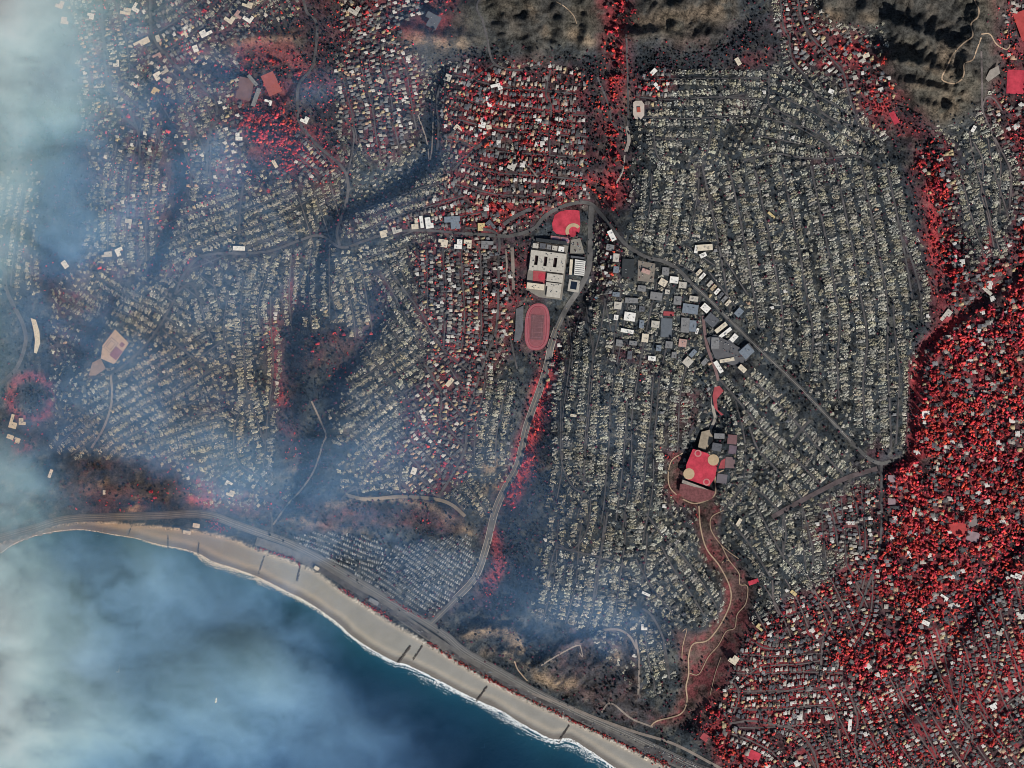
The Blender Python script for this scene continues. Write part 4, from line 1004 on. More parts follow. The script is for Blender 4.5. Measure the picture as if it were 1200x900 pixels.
# running track
tr = pad('running_track', [(629.5 + (14.6) * math.copysign(abs(math.cos(a)) ** .8, math.cos(a)) - .06 * 27.5 * math.sin(a), 383 + 27.5 * math.copysign(abs(math.sin(a)) ** .72, math.sin(a))) for a in np.linspace(0, 2 * math.pi, 40, endpoint=False)], P('running_surface', (.32, .095, .115), scale=.06, lo=.85, hi=1.15), 'dusty pink oval running track with purple infield', 'running track', lift=.8)
z = o_z[tr.name]
def oval(rx, ry, n=40, e1=.75, e2=.62):
    return [(629.6 + rx * math.copysign(abs(math.cos(a)) ** e1, math.cos(a)) - .06 * ry * math.sin(a), 383 + ry * math.copysign(abs(math.sin(a)) ** e2, math.sin(a))) for a in np.linspace(0, 2 * math.pi, n, endpoint=False)]
o = oval(10.8, 24.0); strip('lane_line', o + o[:1], .5, P('lane_dark', (.22, .05, .07)), z + .5, tr)
o = oval(12.3, 25.5); strip('lane_line', o + o[:1], .35, P('lane_pale', (.42, .17, .19)), z + .5, tr)
pad('infield', oval(9.2, 22.4, 36, .7, .55), P('track_infield', (.25, .085, .10), scale=.08, lo=.8, hi=1.15), parent=tr, z=z + .55, deep=.5)
pad('playing_field', [(622.8, 368.5), (637.6, 369.4), (635.8, 398.5), (621.2, 397.6)], P('field_purple', (.15, .075, .085), scale=.1, lo=.8, hi=1.2), parent=tr, z=z + 1.1, deep=.5)
for k in range(5):
    y = 371 + k * 6
    strip('yard_line', [(623.2 - k * .4, y), (630, y + .4), (636.9 - k * .4, y + .8)], .4, P('yard_paint', (.26, .13, .145)), z + 1.6, tr)
strip('touch_line', [(625.0, 369.5), (624.2, 384), (623.4, 397.3)], .35, P('yard_paint', (.26, .13, .145)), z + 1.65, tr)
strip('touch_line', [(635.4, 370), (634.6, 384), (633.8, 397.8)], .35, P('yard_paint', (.26, .13, .145)), z + 1.65, tr)
pad('practice_court', [(604.5, 362), (613.5, 358), (613, 386), (609, 400), (602, 401), (604, 385)], P('court_grey', (.12, .125, .14), scale=.05, lo=.7, hi=1.2), 'worn blue-grey practice court beside the running track', 'sports court', lift=.9)
# park ball field
pk = pad('baseball_field', [(812, 526), (829, 531), (841, 543), (838, 560), (831, 570), (821, 567), (803.5, 561), (804, 545)], TURF, 'vivid red double baseball field in the canyon-head park', 'ball field', lift=.8)
z = o_z[pk.name]
for cx, cy, r in ((836, 539, 6.6), (807.3, 555.3, 6.6)):
    pad('infield', disc(cx, cy, r), INFIELD, parent=pk, z=z + .5, deep=.5)
for cx, cy in ((818, 531.3), (828, 565)):
    pad('infield_ring', disc(cx, cy, 4.2), P('pink_dirt', (.46, .20, .19)), parent=pk, z=z + .5, deep=.5)
    pad('infield_grass', disc(cx, cy, 2.6), TURF, parent=pk, z=z + 1.0, deep=.5)
pad('bare_field', [(797, 567), (812, 568), (838, 576), (834, 585), (818, 589), (803, 585), (796, 577)], P('bare_red_soil', (.17, .065, .068), scale=.12, lo=.55, hi=1.35), 'bare dull-red field below the vivid red ball field', 'field', lift=.7)
pad('pavement_wedge', [(800, 562), (824, 571), (830, 574), (812, 570), (799, 566)], PAVING, 'thin pale paved wedge along the lower edge of the park ball field', 'pavement', lift=1.0)
pad('park_court', rect(858, 515, 11, 11, 5), P('court_red_grey', (.17, .095, .10)), 'dull reddish court, topmost of four in the ball field park', 'sports court', lift=.8)
pad('park_court', rect(858.5, 527, 9, 10, 8), P('court_violet', (.13, .10, .125)), 'dull violet court below the topmost reddish court in the park', 'sports court', lift=.8)
pad('park_court', rect(855.5, 542, 11, 13, 3), P('court_mauve', (.17, .115, .12)), 'mauve court beside the red strip in the ball field park', 'sports court', lift=.8)
pad('park_court', rect(846, 561, 12, 11, 8), P('court_grey2', (.13, .115, .13)), 'grey court with dark edge beside the curved pale path', 'sports court', lift=.8)
pad('red_strip', [(845, 540), (850, 537), (849, 549), (842, 549)], TURF2, 'small pinkish red wedge of turf between courts in the park', 'lawn', lift=.9)
building('park_hall', 'dark-roofed park hall above the ball field', 'building', [(rect(840, 524, 11, 9, 10), 7, 'slate')], units=2)
building('park_gym', 'green-grey flat-roofed gym at the top of the ball field park', 'building', [(rect(843, 511, 12, 6, 2), 8, 'grey')], units=2)
pad('park_lawn', [(837, 454), (843, 452), (848, 458), (840, 468), (841, 480), (848, 486), (845, 487), (837, 478), (835, 464)], TURF2, 'crescent of dull red turf beside the park drive', 'lawn', lift=.8)
pad('sand_lot', [(822, 506), (834, 503), (836, 516), (826, 528), (818, 524)], P('sand_lot_soil', (.30, .25, .19), scale=.1, lo=.7, hi=1.2), 'sandy bare lot above the park ball field', 'lot', lift=.7)
# village shops
vg = 'shops and blocks along the diagonal boulevard'
VIL = [
    (827, 361, 10, 8, 42, 8, 'white', 'bright white square-roofed shop on the diagonal boulevard'), (834, 375, 14, 12, 42, 7, 'slate', 'dark shop block with ribbed roof beside the bright white shop'), (845, 384, 16, 5, -38, 7, 'cream', 'long cream-roofed shop, upper of a parallel pair'),
    (850, 390, 17, 4, -38, 7, 'white', 'long white-roofed shop, lower of a parallel pair'), (852, 422, 17, 4, -10, 6, 'cream', 'long low cream-roofed building by the grey yard'), (842, 430, 5, 15, -32, 7, 'white', 'white narrow building slanting along the reddish avenue'), (803, 381, 10, 17, 4, 6, 'grey', 'large pale-grey flat-roofed store, western of two'),
    (812, 382, 8, 13, 4, 6, 'blue', 'blue-grey flat-roofed store beside the large grey store'), (817, 388, 3, 7, 20, 6, 'white', 'small white block beside the blue-grey store'), (809, 362, 18, 11, 8, 6, 'blue', 'blue-grey flat-roofed store above the large grey store'), (813, 350, 10, 6, 8, 7, 'pale', 'pale block with grey roof plant near the boulevard'), (736, 314, 14, 21, 3, 9, 'dark', 'large black-roofed block below the boulevard bend'),
    (800, 402, 9, 9, 8, 7, 'pink', 'pink-roofed building among burned trees'), (858, 407, 18, 9, 40, 5, 'slate', 'slate-roofed block in the middle of the grey yard'), (875, 412, 14, 12, -42, 6, 'blue', 'blue-grey block at the corner of the boulevard yard'), (740, 352, 15, 6, 3, 7, 'grey', 'grey block at the top of the village row'), (738, 371, 13, 10, 8, 7, 'white', 'white roof with grey panels in the village row'),
    (735, 388, 15, 4.5, 10, 7, 'white', 'long bright white roof at the foot of the village row'), (777, 331, 9, 8, 30, 6, 'cream', 'round-cornered cream building by the village car park'), (826, 290, 18, 7, -4, 8, 'cream', 'cream building with white wing above the boulevard shops'), (824, 299, 8, 5, -25, 8, 'white', 'white-roofed wing beside the cream building'), (816, 292, 4, 9, 10, 7, 'white', 'narrow white block left of the cream building'),
    (769, 347, 14, 9, 8, 6, 'grey', 'grey burned block in the middle of the village'), (717, 276, 6, 13, -28, 7, 'white', 'white narrow building beside the red trees of the canyon'), (715, 290, 9, 7, 10, 6, 'grey', 'grey ruin of a shop under the white narrow building'),
]
for k in range(9):
    t = k / 8
    x, y = 817 + 34 * t, 322 + 36 * t
    VIL.append((x + 2.2, y - 3.0, 4.0, 8.0, 43, random.uniform(5, 8), ['cream', 'white', 'dark', 'pale', 'tan', 'white', 'slate', 'grey', 'cream'][k], ['cream-roofed', 'white-roofed', 'black-roofed', 'pale-roofed', 'tan-roofed', 'bright white-roofed', 'slate-roofed', 'grey-roofed', 'broad cream-roofed'][k] + ' shop number %s in the row facing the diagonal boulevard' % ['one', 'two', 'three', 'four', 'five', 'six', 'seven', 'eight', 'nine'][k]))
for cx, cy, w, d, a, h, col, lab in VIL:
    building('shop' if 'shop' in lab else 'store' if 'store' in lab else 'village_building', lab, 'shop' if 'shop' in lab or 'store' in lab else 'building', [(rect(cx, cy, w, d, a), h, col)], vg, units=5)
rv = random.Random(42)
for k, (x, y) in enumerate([(722, 345), (724, 358), (722, 372), (726, 402), (742, 402), (752, 362), (752, 380), (756, 396), (766, 362), (768, 380), (794, 352), (796, 366), (772, 408), (784, 404), (790, 416), (764, 420), (738, 416), (722, 302), (722, 316), (752, 338), (782, 342), (800, 334), (790, 328), (846, 316), (838, 308), (858, 346), (866, 366), (806, 310), (780, 318), (860, 396), (812, 414), (806, 424), (826, 424), (870, 432)]):
    w, d = rv.uniform(5, 10), rv.uniform(5, 10)
    r4 = rect(x, y, w, d, 42 if x > 800 else 6)
    if any(occ_at(*q) == 2 for q in r4 + [(x, y)]) or any(occ_at(*q) == 1 for q in r4):
        continue
    col = rv.choice(('white', 'pale', 'grey', 'grey', 'blue', 'slate', 'cream', 'pale'))
    building('village_building', '%s-roofed %s village block %s' % (col, rv.choice(('small', 'squat', 'compact')), landmark(x, y)), 'building', [(r4, rv.uniform(4, 8), col)], vg, units=3)
pad('car_park', [(828, 396), (838, 392), (850, 398), (868, 408), (878, 402), (884, 410), (874, 424), (858, 428), (838, 420)], P('lot_asphalt', (.10, .10, .108), scale=.05), 'wide grey car park behind the parallel pale-roofed shops', 'car park', lift=.6)
pad('car_park', rect(781, 384, 13, 22, 3), P('lot_blue', (.11, .125, .145), scale=.05), 'blue-grey rectangular court with red strip at its top', 'sports court', lift=.8)
pad('red_hedge_bed', rect(784, 367.5, 13, 5, 3), TURF2, 'dark red planted bed at the top of the blue-grey court', 'planting bed', lift=1.0)
pad('car_park', [(748, 305), (768, 309), (766, 331), (747, 329)], P('lot_tan', (.20, .175, .15), scale=.08), 'tan village car park beside the black-roofed block', 'car park', lift=.6)
building('store', 'small tan store standing in the tan village car park', 'store', [(rect(757, 318, 10, 5, 20), 6, 'pink')], vg, units=1)
building('burned_block', 'grey burned block beside the long diagonal avenue car park', 'building', [(rect(838, 402, 9, 13, 3), 4, 'grey')], vg, units=4)
# construction pad in the smoke
cp = pad('construction_site', [(120, 405), (135, 386), (151, 402), (134, 427), (118, 420)], P('site_soil', (.46, .34, .25), scale=.08, lo=.8, hi=1.15), 'tan construction pad with laid-out courts amid the smoke', 'construction site', lift=1.0)
z = o_z[cp.name]
pad('red_court', rect(136, 414, 10, 13, 38), P('site_red', (.23, .08, .08)), parent=cp, z=z + .5, deep=.5)
pad('red_court', rect(143, 404, 5, 5, 38), P('site_red', (.23, .08, .08)), parent=cp, z=z + .5, deep=.5)
for rx, ry in ((5.2, 7.4), (3.0, 4.6)):
    ring = [(130 + u * math.cos(R(38)) - v * math.sin(R(38)), 404.5 + u * math.sin(R(38)) + v * math.cos(R(38))) for u, v in ((-rx, -ry), (rx, -ry), (rx, ry), (-rx, ry), (-rx, -ry))]
    strip('site_kerb', ring, .9, P('site_line', (.24, .17, .13)), z + .5, cp)
pad('dirt_ramp', [(118, 420), (124, 432), (112, 440), (104, 440), (108, 425)], P('ramp_soil', (.24, .17, .13)), 'brown dirt ramp below the construction pad', 'ramp', lift=.6)
# fields
def field(cx, cy, w, d, a, mat, lab, cat='lawn'):
    pad('turf_field', rect(cx, cy, w, d, a), mat, lab, cat, lift=.8)
field(1191, 96, 22, 28, 3, TURF, 'bright red rectangular playing field at the foot of the bare hill', 'playing field')
field(1199, 30, 14, 34, -20, P('turf_orange', (.40, .06, .06)), 'dull orange-red slope of turf by the houses beside the bare hill')
field(1048, 138, 7, 15, -28, TURF, 'small narrow bright red lawn in the wooded hollow')
field(884, 886, 14, 11, 25, TURF, 'bright red square lawn near the beach end of the bluff')
field(826, 864, 9, 8, 35, TURF2, 'small red lawn at the canyon mouth')
field(318, 98, 16, 26, -24, P('turf_rust', (.31, .085, .07)), 'rust-red pentagonal ball field on the northern hillside', 'ball field')
field(287, 104, 18, 26, 12, P('turf_dry', (.15, .085, .08)), 'dull brown field beside the rust-red ball field', 'field')
field(883, 682, 12, 5, -18, TURF, 'small vivid red lawn at the eastern rim of the canyon park')
field(1123, 620, 20, 15, -10, P('turf_orange', (.40, .06, .06)), 'orange-red lawn beside the pale lavender court')
pad('hard_court', rect(1140, 629, 15, 12, 14), P('court_lilac', (.27, .20, .22)), 'pale lavender court beside the orange-red lawn', 'sports court', lift=.8)
pad('hard_court', rect(1140, 613, 12, 8, -20), P('court_greyish', (.21, .18, .18)), 'grey court above the pale lavender court', 'sports court', lift=.8)
for cy in (561, 573, 588):
    pad('school_court', rect(1045, cy, 9, 8, 3), P('court_lilac', (.27, .20, .22)), {561: 'upper grey-lilac yard in the small campus beside the dark street', 573: 'middle grey-lilac yard in the small campus beside the dark street', 588: 'lower grey-lilac yard in the small campus beside the dark street'}[cy], 'yard', lift=.8)
pc = pad('pump_pad', [(742, 120), (745, 118), (752, 118), (755, 122), (755, 135), (751, 140), (744, 139), (742, 134)], P('pad_concrete', (.45, .39, .34)), 'small pale octagonal pad with a red centre in the canyon', 'pad', lift=.8)
pad('red_roof', rect(748.5, 128.5, 4, 6, -3), P('red_cover', (.32, .07, .05)), parent=pc, z=o_z[pc.name] + 3, deep=3)
pad('paved_lot', [(1160, 82), (1170, 77), (1172, 86), (1158, 96), (1155, 92)], PAVING, 'pale paved lot between the bare hill and the red playing field', 'car park', lift=.8)

# bright-roofed larger buildings scattered over the burned town
BIG = [
    (280, 291, 14, 5, 2, 'white', 'long white-roofed building on the smoky boulevard'), (582, 102, 13, 8, -14, 'white', 'big white-roofed villa with dark court among red trees'), (573, 119, 5, 13, -14, 'white', 'bright white oblong roof above the red wood'), (565, 146, 8, 7, 12, 'white', 'white villa with a notch beside its smaller white neighbour'), (573, 149, 6, 5, -8, 'cream', 'smaller cream house beside the white villa'),
    (537, 151, 10, 7, 40, 'cream', 'cream villa at the top of the pale hairpin streets'), (525, 91, 7, 8, 20, 'pale', 'pale building at the edge of the dark ravine'), (600, 194, 9, 10, 25, 'pale', 'pale grey villa in the red-leaved blocks'), (631, 142, 7, 6, 5, 'white', 'small bright white villa beside the red street'), (445, 94, 10, 6, 25, 'cream', 'cream oblong house on the hillside of red shrubs'),
    (415, 11, 12, 11, 30, 'pale', 'large pale house at the top of the red hillside'), (506, 24, 18, 16, 28, 'slate', 'large slate-roofed estate with a red lawn on the brown hill'), (314, 120, 9, 6, 14, 'white', 'white block below the rust-red ball field'), (300, 114, 5, 22, 20, 'grey', 'long grey shed beside the dull brown field'), (296, 94, 4, 16, -40, 'grey', 'long grey shed slanting above the dull brown field'), (357, 140, 9, 8, 25, 'white', 'white house at the bend of the curving road'),
    (280, 160, 8, 9, 0, 'white', 'white house with a notched roof in the smoky red garden'), (269, 22, 11, 9, 35, 'cream', 'cream notched roof in the northern smoky rows'), (291, 21, 11, 9, 35, 'white', 'white house with grey court in the northern smoky rows'), (280, 17, 9, 8, 35, 'pink', 'pinkish roof between the cream and white northern houses'), (241, 38, 14, 8, -28, 'white', 'white double-roofed house above the dark gully'), (216, 41, 7, 8, -28, 'cream', 'cream house west of the white double-roofed house'),
    (229, 57, 6, 8, -20, 'white', 'white house with red trees above the dark gully'), (290, 5, 12, 7, 20, 'cream', 'cream roof at the top of the northern smoky rows'), (322, 192, 4, 10, -30, 'cream', 'narrow cream roof at the edge of the red wood'), (166, 50, 19, 7, -26, 'cream', 'long cream block in the smoky terrace'), (185, 89, 9, 9, -30, 'white', 'white square house, first of a row in the smoke'), (192, 82, 9, 8, -30, 'pale', 'pale house with dark court, middle of a row in the smoke'),
    (196, 93, 9, 7, 30, 'pale', 'pale blue-grey house below the smoky row of white houses'), (184, 66, 10, 6, -26, 'pink', 'pink-roofed house above the smoky row of white houses'), (185, 45, 5, 8, -20, 'pale', 'narrow pale house by the smoky curving street'), (147, 13, 12, 8, 10, 'cream', 'cream house in the smoke at the hill foot'), (160, 9, 9, 10, 30, 'white', 'white house in the smoke beside the cream house'), (70, 5, 9, 9, 20, 'cream', 'cream house half lost in the thick smoke'), (76, 24, 9, 8, 10, 'cream', 'cream house with red garden at the smoke edge'),
    (106, 19, 8, 7, 10, 'white', 'white house beside the street at the smoke edge'), (182, 107, 8, 8, 30, 'yellow', 'yellowish house in the smoky terrace'), (136, 74, 7, 8, 0, 'white', 'white house between red verges in the smoke'), (150, 262, 8, 11, 8, 'pale', 'pale block in the lower smoky rows'), (125, 298, 12, 6, -5, 'pale', 'pale low house at the end of the smoky rows'), (140, 295, 9, 9, -25, 'white', 'white house pair at the end of the smoky rows'), (76, 310, 6, 9, -35, 'white', 'white oblong house above the smoky slope'),
    (16, 494, 9, 16, 15, 'cream', 'large cream museum-like block by the smoky ring of red trees'), (26, 494, 8, 8, 0, 'cream', 'round cream pavilion beside the large cream block'), (12, 512, 8, 5, 20, 'cream', 'cream oblong house below the large cream block'), (20, 516, 7, 6, 20, 'cream', 'smaller cream house above the red lawn in the smoke'), (59, 555, 3.5, 10, 20, 'white', 'narrow white roof on the smoky slope above the coast'), (122, 577, 3, 5, 0, 'white', 'tiny white house on the smoky bluff'),
    (486, 262, 8, 13, -4, 'cream', 'cream shop with stepped roof on the boulevard, first of three'), (494, 260, 4, 14, -8, 'white', 'narrow white shop on the boulevard, second of three'), (503, 261, 9, 13, -8, 'white', 'white shop with angled roof on the boulevard, third of three'), (530, 261, 18, 15, -4, 'blue', 'blue-grey triangular-fronted block above the boulevard'), (519, 285, 11, 9, 8, 'cream', 'cream apartment block below the boulevard, first of four'), (537, 286, 9, 11, 3, 'white', 'white apartment block below the boulevard, second of four'),
    (548, 286, 9, 10, 3, 'cream', 'cream apartment block below the boulevard, third of four'), (571, 287, 14, 9, 3, 'grey', 'grey apartment block below the boulevard, last of four'), (450, 274, 9, 8, -15, 'cream', 'cream shop at the western end of the boulevard shops'), (465, 269, 11, 8, -18, 'pale', 'pale shop beside the cream shop on the boulevard'), (564, 266, 8, 9, 0, 'yellow', 'round yellow-roofed building on the boulevard'), (575, 264, 7, 12, -40, 'slate', 'slate-roofed hall beside the yellow-roofed building'),
    (974, 107, 6, 5, 25, 'white', 'small bright white house above the burned grid'), (1141, 151, 4, 8, 30, 'white', 'small white house among the burned rows below the hill'), (1015, 65, 8, 5, -20, 'cream', 'cream house among red shrubs below the bare hill'), (1085, 486, 9, 9, 0, 'white', 'white cross-shaped house beside the bright red strip'), (1099, 547, 3, 10, 12, 'cream', 'narrow cream roof in the red wood'), (1157, 341, 4, 13, -48, 'pale', 'long pale house at the edge of the red wood'),
    (1109, 370, 7, 16, 38, 'pale', 'pale blocks on the spur above the black ravine'), (1071, 600, 3, 11, 12, 'cream', 'narrow cream house on the bright red strip'), (1066, 650, 8, 7, 20, 'white', 'white villa with dark court in the red wood'), (1191, 675, 13, 6, 20, 'white', 'long white villa in the eastern wood'), (1085, 730, 9, 5, 25, 'white', 'white villa in the middle of the dark red wood'), (1106, 701, 10, 6, 32, 'white', 'white stepped villa above the dark ravine'), (1172, 740, 7, 9, 20, 'pale', 'pale villa in the eastern rows'),
    (930, 695, 8, 4, 40, 'yellow', 'yellow roof by the street junction below the burned rows'), (891, 735, 9, 6, 40, 'yellow', 'yellow-roofed house at the canyon rim'), (860, 773, 10, 10, 35, 'cream', 'cream block of houses on the canyon rim'), (996, 850, 4, 14, 5, 'white', 'tall narrow white house by the curving street'), (925, 868, 5, 6, 30, 'yellow', 'yellow house in the southern rows'), (1165, 828, 9, 7, -30, 'white', 'white cross-winged house in the south-eastern rows'),
    (904, 252, 10, 3, 42, 'yellow', 'lone surviving yellow-roofed house in the burned grid'), (755, 735, 7, 7, 0, 'white', 'white surviving house in the bluff-top rows'), (757, 696, 10, 3, 25, 'white', 'white oblong roof with dark red yard in the burned rows'), (672, 487, 7, 3, 10, 'cream', 'cream oblong roof in the burned rows by the canyon'), (866, 612, 4, 9, 30, 'cream', 'cream oblong house at the park rim'), (766, 84, 5, 8, 45, 'white', 'white house, upper of a pair in the red grove'), (770, 101, 4, 9, -40, 'white', 'white oblong house, lower of a pair in the red grove'), (865, 72, 5, 9, -30, 'cream', 'cream house pair under the black wooded slope'),
    (527, 448, 5, 11, 40, 'cream', 'cream slanted house in the red-dotted blocks'), (485, 552, 6, 8, 20, 'white', 'white house by the smoky lower crossing'), (268, 567, 8, 6, 30, 'white', 'white house above the sea bluff'), (270, 578, 9, 7, 20, 'cream', 'cream ring-shaped house above the sea bluff'), (230, 616, 8, 5, 10, 'white', 'white beach restaurant by the sea'), (219, 624, 9, 4, 10, 'white', 'low white beach building on the sand'), (207, 620, 7, 3, 5, 'cream', 'cream beach kiosk by the sand'), (438, 705, 12, 5, 28, 'grey', 'grey beach building with white roof frames in the car park'), (371, 666, 6, 4, 30, 'cream', 'small cream beach house behind the sand'), (757, 889, 5, 4, 30, 'cream', 'small cream lifeguard building at the beach end'),
]
for cx, cy, w, d, a, col, lab in BIG:
    mono = (rect(cx, cy, w, d, a), random.uniform(5, 8), col)
    boxes = [mono]
    if w > 6 and d > 5:                      # an L or notched plan: a wing with a different roof level, a dark court beside it
        f0 = frame(cx, cy, a)
        mx, my = random.choice((-1, 1)), random.choice((-1, 1))
        kx = random.uniform(-.2, .3)
        ff = lambda u, v: f0(u * mx, v * my)
        boxes = [([ff(-w / 2, -d / 2), ff(w / 2, -d / 2), ff(w / 2, -d * .05), ff(-w / 2, -d * .05)], random.uniform(5.5, 8), col),
                 ([ff(-w / 2, -d * .04), ff(w * kx, -d * .04), ff(w * kx, d / 2), ff(-w / 2, d / 2)], random.uniform(4.5, 7), col)]
    building('shop' if 'shop' in lab else 'apartment_block' if 'apartment' in lab else 'large_house' if 'house' in lab or 'villa' in lab or 'roof' in lab else 'large_building', lab, 'shop' if 'shop' in lab else 'apartments' if 'apartment' in lab else 'house' if 'house' in lab or 'villa' in lab else 'building', boxes, None, units=2)
building('long_building', 'long curved pale building in the smoke beside the boulevard', 'building', [([(36, 373), (42, 375), (46, 388), (47, 402), (43, 414), (40, 413), (41, 398), (39, 385)], 8, 'cream')], units=3)
for k, y in enumerate((0, 0)):
    pass

# ------------------------------------------------------------------ houses
GREY = np.array([.33, .325, .30])
def ruin_parts(seed, lite=False):
    """Burned-out lot of about 13 by 30 m: house slab, ragged standing walls, heaps of ash, drive, patio, a chimney."""
    rr = random.Random(seed)
    random.seed(seed)
    sl, wl, db, chm = MB(), MB(), MB(), MB()
    lk = (seed - 100) % 4
    pale = (1.0, .95, 1.2, .72)[lk] * rr.uniform(.92, 1.08)
    warm = ((.37, .345, .275), (.33, .33, .30), (.37, .36, .31), (.33, .32, .285))[lk]
    def tone(g):
        return tuple(min(.85, v * g * pale) for v in warm)
    sx = rr.choice((-1, 1))
    hy = rr.uniform(-1.5, 2.5)
    sl.box(0, hy, -1.5, rr.uniform(10.5, 12.5), rr.uniform(14, 18), 1.75, 0, tone(.70))
    sl.box(sx * 2.4, hy - 9, -1.5, rr.uniform(5.5, 7), 7.5, 1.85, 0, tone(rr.choice((.45, .7, .9))))
    sl.box(-sx * 3, hy + 11, -1.5, rr.uniform(5, 7.5), rr.uniform(5, 8), 1.7, rr.uniform(-.1, .1), tone(rr.choice((.4, .8, 1.0))))
    if not lite:
        sl.box(sx * 4.2, -12.2, -1.5, 2.8, 6, 1.62, 0, tone(rr.uniform(.6, 1.0)))
    for k in range(4 if lite else rr.randint(8, 10)):
        edge = rr.choice([(0, 6.4, 0), (0, -5.6, 0), (5.6, 1, 1), (-5.6, 1, 1), (sx * 2.6, -12.4, 0), (0, 1, 1), (1.5, 2.5, 0), (-2, -2, 0), (-sx * 3, 13, 0)])
        L = rr.uniform(3, 8)
        x, y = edge[0] + (rr.uniform(-2.5, 2.5) if not edge[2] else 0), hy + edge[1] + (rr.uniform(-3, 3) if edge[2] else 0)
        wl.box(x, y, .2, L, rr.uniform(.9, 1.5), rr.uniform(1.6, 3.8), math.pi / 2 * edge[2] + rr.uniform(-.06, .06), tone(rr.uniform(.75, 1.45)))
    for k in range(8 if lite else rr.randint(13, 16)):
        g = rr.choice([.10, .16, .6, .8, 1.0, 1.25, 1.6])
        db.pyramid(rr.uniform(-6.2, 6.2), rr.uniform(-14, 14), .2 if abs(rr.random()) else 0, rr.uniform(1.0, 2.7), rr.uniform(.5, 1.8), rr.random() * 6, tone(g), 4)
    chm.box(rr.choice((-4.5, 4.2)), hy + rr.uniform(-2, 4), .1, 1.5, 1.1, 5.8, 0, tone(1.7), .85)
    return sl, wl, db, chm
def joined(parts):
    m = MB()
    for p in parts:
        o = len(m.v)
        m.v += p.v; m.c += p.c
        m.t += [tuple(i + o for i in f) for f in p.t]
        m.q += [tuple(i + o for i in f) for f in p.q]
    return m
RUINS = [ruin_parts(100 + k) for k in range(14)]
HOUSE_ROOF = [(.16, .155, .15), (.09, .09, .095), (.55, .53, .50), (.40, .32, .19), (.15, .13, .12), (.26, .24, .22), (.09, .095, .11), (.40, .37, .33), (.055, .058, .062), (.40, .27, .19), (.2, .2, .21), (.07, .068, .072)]
def house_parts(seed):
    rr = random.Random(seed)
    wl, rf, ch = MB(), MB(), MB()
    col = HOUSE_ROOF[seed % len(HOUSE_ROOF)]
    wc = (.42, .39, .35)
    h = rr.uniform(3.2, 6.2)
    a, b = rr.uniform(9, 12), rr.uniform(9.5, 13)
    kind = rr.randrange(3)
    wl.box(0, 0, -2, a, b, h + 2, 0, wc)
    if kind == 2:
        rf.box(0, 0, h + .02, a + .6, b + .6, .6, 0, col)
    else:
        rf.hip(0, 0, h, a, b, rr.uniform(1.8, 2.8), 0, col, 1.0, kind == 1)
    s = rr.choice((-1, 1))
    wl.box(s * a * .3, -b * .5 - 2.4, -2, a * .5, 4.6, h * .8 + 2, 0, wc)
    rf.hip(s * a * .3, -b * .5 - 1.4, h * .8 + .01, a * .5, 6.6, 1.5, 0, tuple(v * .92 for v in col), .8, True)
    ch.box(-s * a * .3, b * .2, h, 1.1, 1.0, 3.8, 0, (.3, .26, .23))
    return wl, rf, ch
HOUSES = [house_parts(k) for k in range(12)]

blocked = (BROWN > .5) | (DARK > .46) | (cd < 30) | (SCRUB > .75) | (TAN > .85)
def is_blocked(px, py):
    i = min(max(int(np.searchsorted(gx, px)) - 1, 0), len(gx) - 1)
    j = min(max(int(np.searchsorted(gy, py)) - 1, 0), len(gy) - 1)
    return blocked[j, i]
ruin_rows, house_rows = [], []
rs = random.Random(5)
def try_house(px, py, ang, red, wide=1.0, force=None, deep=1.0):
    """ANG: direction of the street in the picture (radians, y down)."""
    if not (-60 < px < 1260 and -50 < py < 950) or is_blocked(px, py):
        return False
    c, s = math.cos(ang), math.sin(ang)
    pin = float(sm((red - .2) / .3)) * .95 + .012
    intact = rs.random() < pin if force is None else force
    k = 1.0 if not intact else .55
    dv = 3.6 * deep * k
    for u, v in ((0, 0), (-1.4, -dv), (1.4, -dv), (-1.4, dv), (1.4, dv), (0, dv), (0, -dv), (0, dv * .5), (0, -dv * .5)):
        if occ_at(px + u * c - v * s, py + u * s + v * c):
            return False
    for v in np.linspace(-dv + .5, dv - .5, 4):
        mark_disc(px - v * s, py + v * c, 1.7, 3)
    row = (px, py, -ang + rs.choice((0, math.pi)) + rs.uniform(-.13, .13), rs.uniform(.88, 1.08) * wide * (1 if intact else 1.1), rs.uniform(.95, 1.08) * (wide if intact else deep * 1.05))
    (house_rows if intact else ruin_rows).append(row)
    return True
for pts, off, pitch, wdt in STREETS:
    p = smooth_line(pts, 1.0)
    L = np.concatenate([[0], np.cumsum(np.hypot(*np.diff(p, axis=0).T))])
    for side in (-1, 1):
        d = rs.uniform(1, 3)
        while d < L[-1]:
            i = min(int(np.searchsorted(L, d)), len(p) - 1)
            a, b = p[max(i - 2, 0)], p[min(i + 2, len(p) - 1)]
            ang = math.atan2(b[1] - a[1], b[0] - a[0])
            o = off * side + rs.uniform(-.8, .8)
            px, py = p[i, 0] - math.sin(ang) * o, p[i, 1] + math.cos(ang) * o
            if rs.random() > .05:
                try_house(px, py, ang, float(lookup(RED, px, py)), deep=min(1.12, (2 * off - 2.4) / 9.6))
            d += pitch * rs.uniform(.84, 1.10)
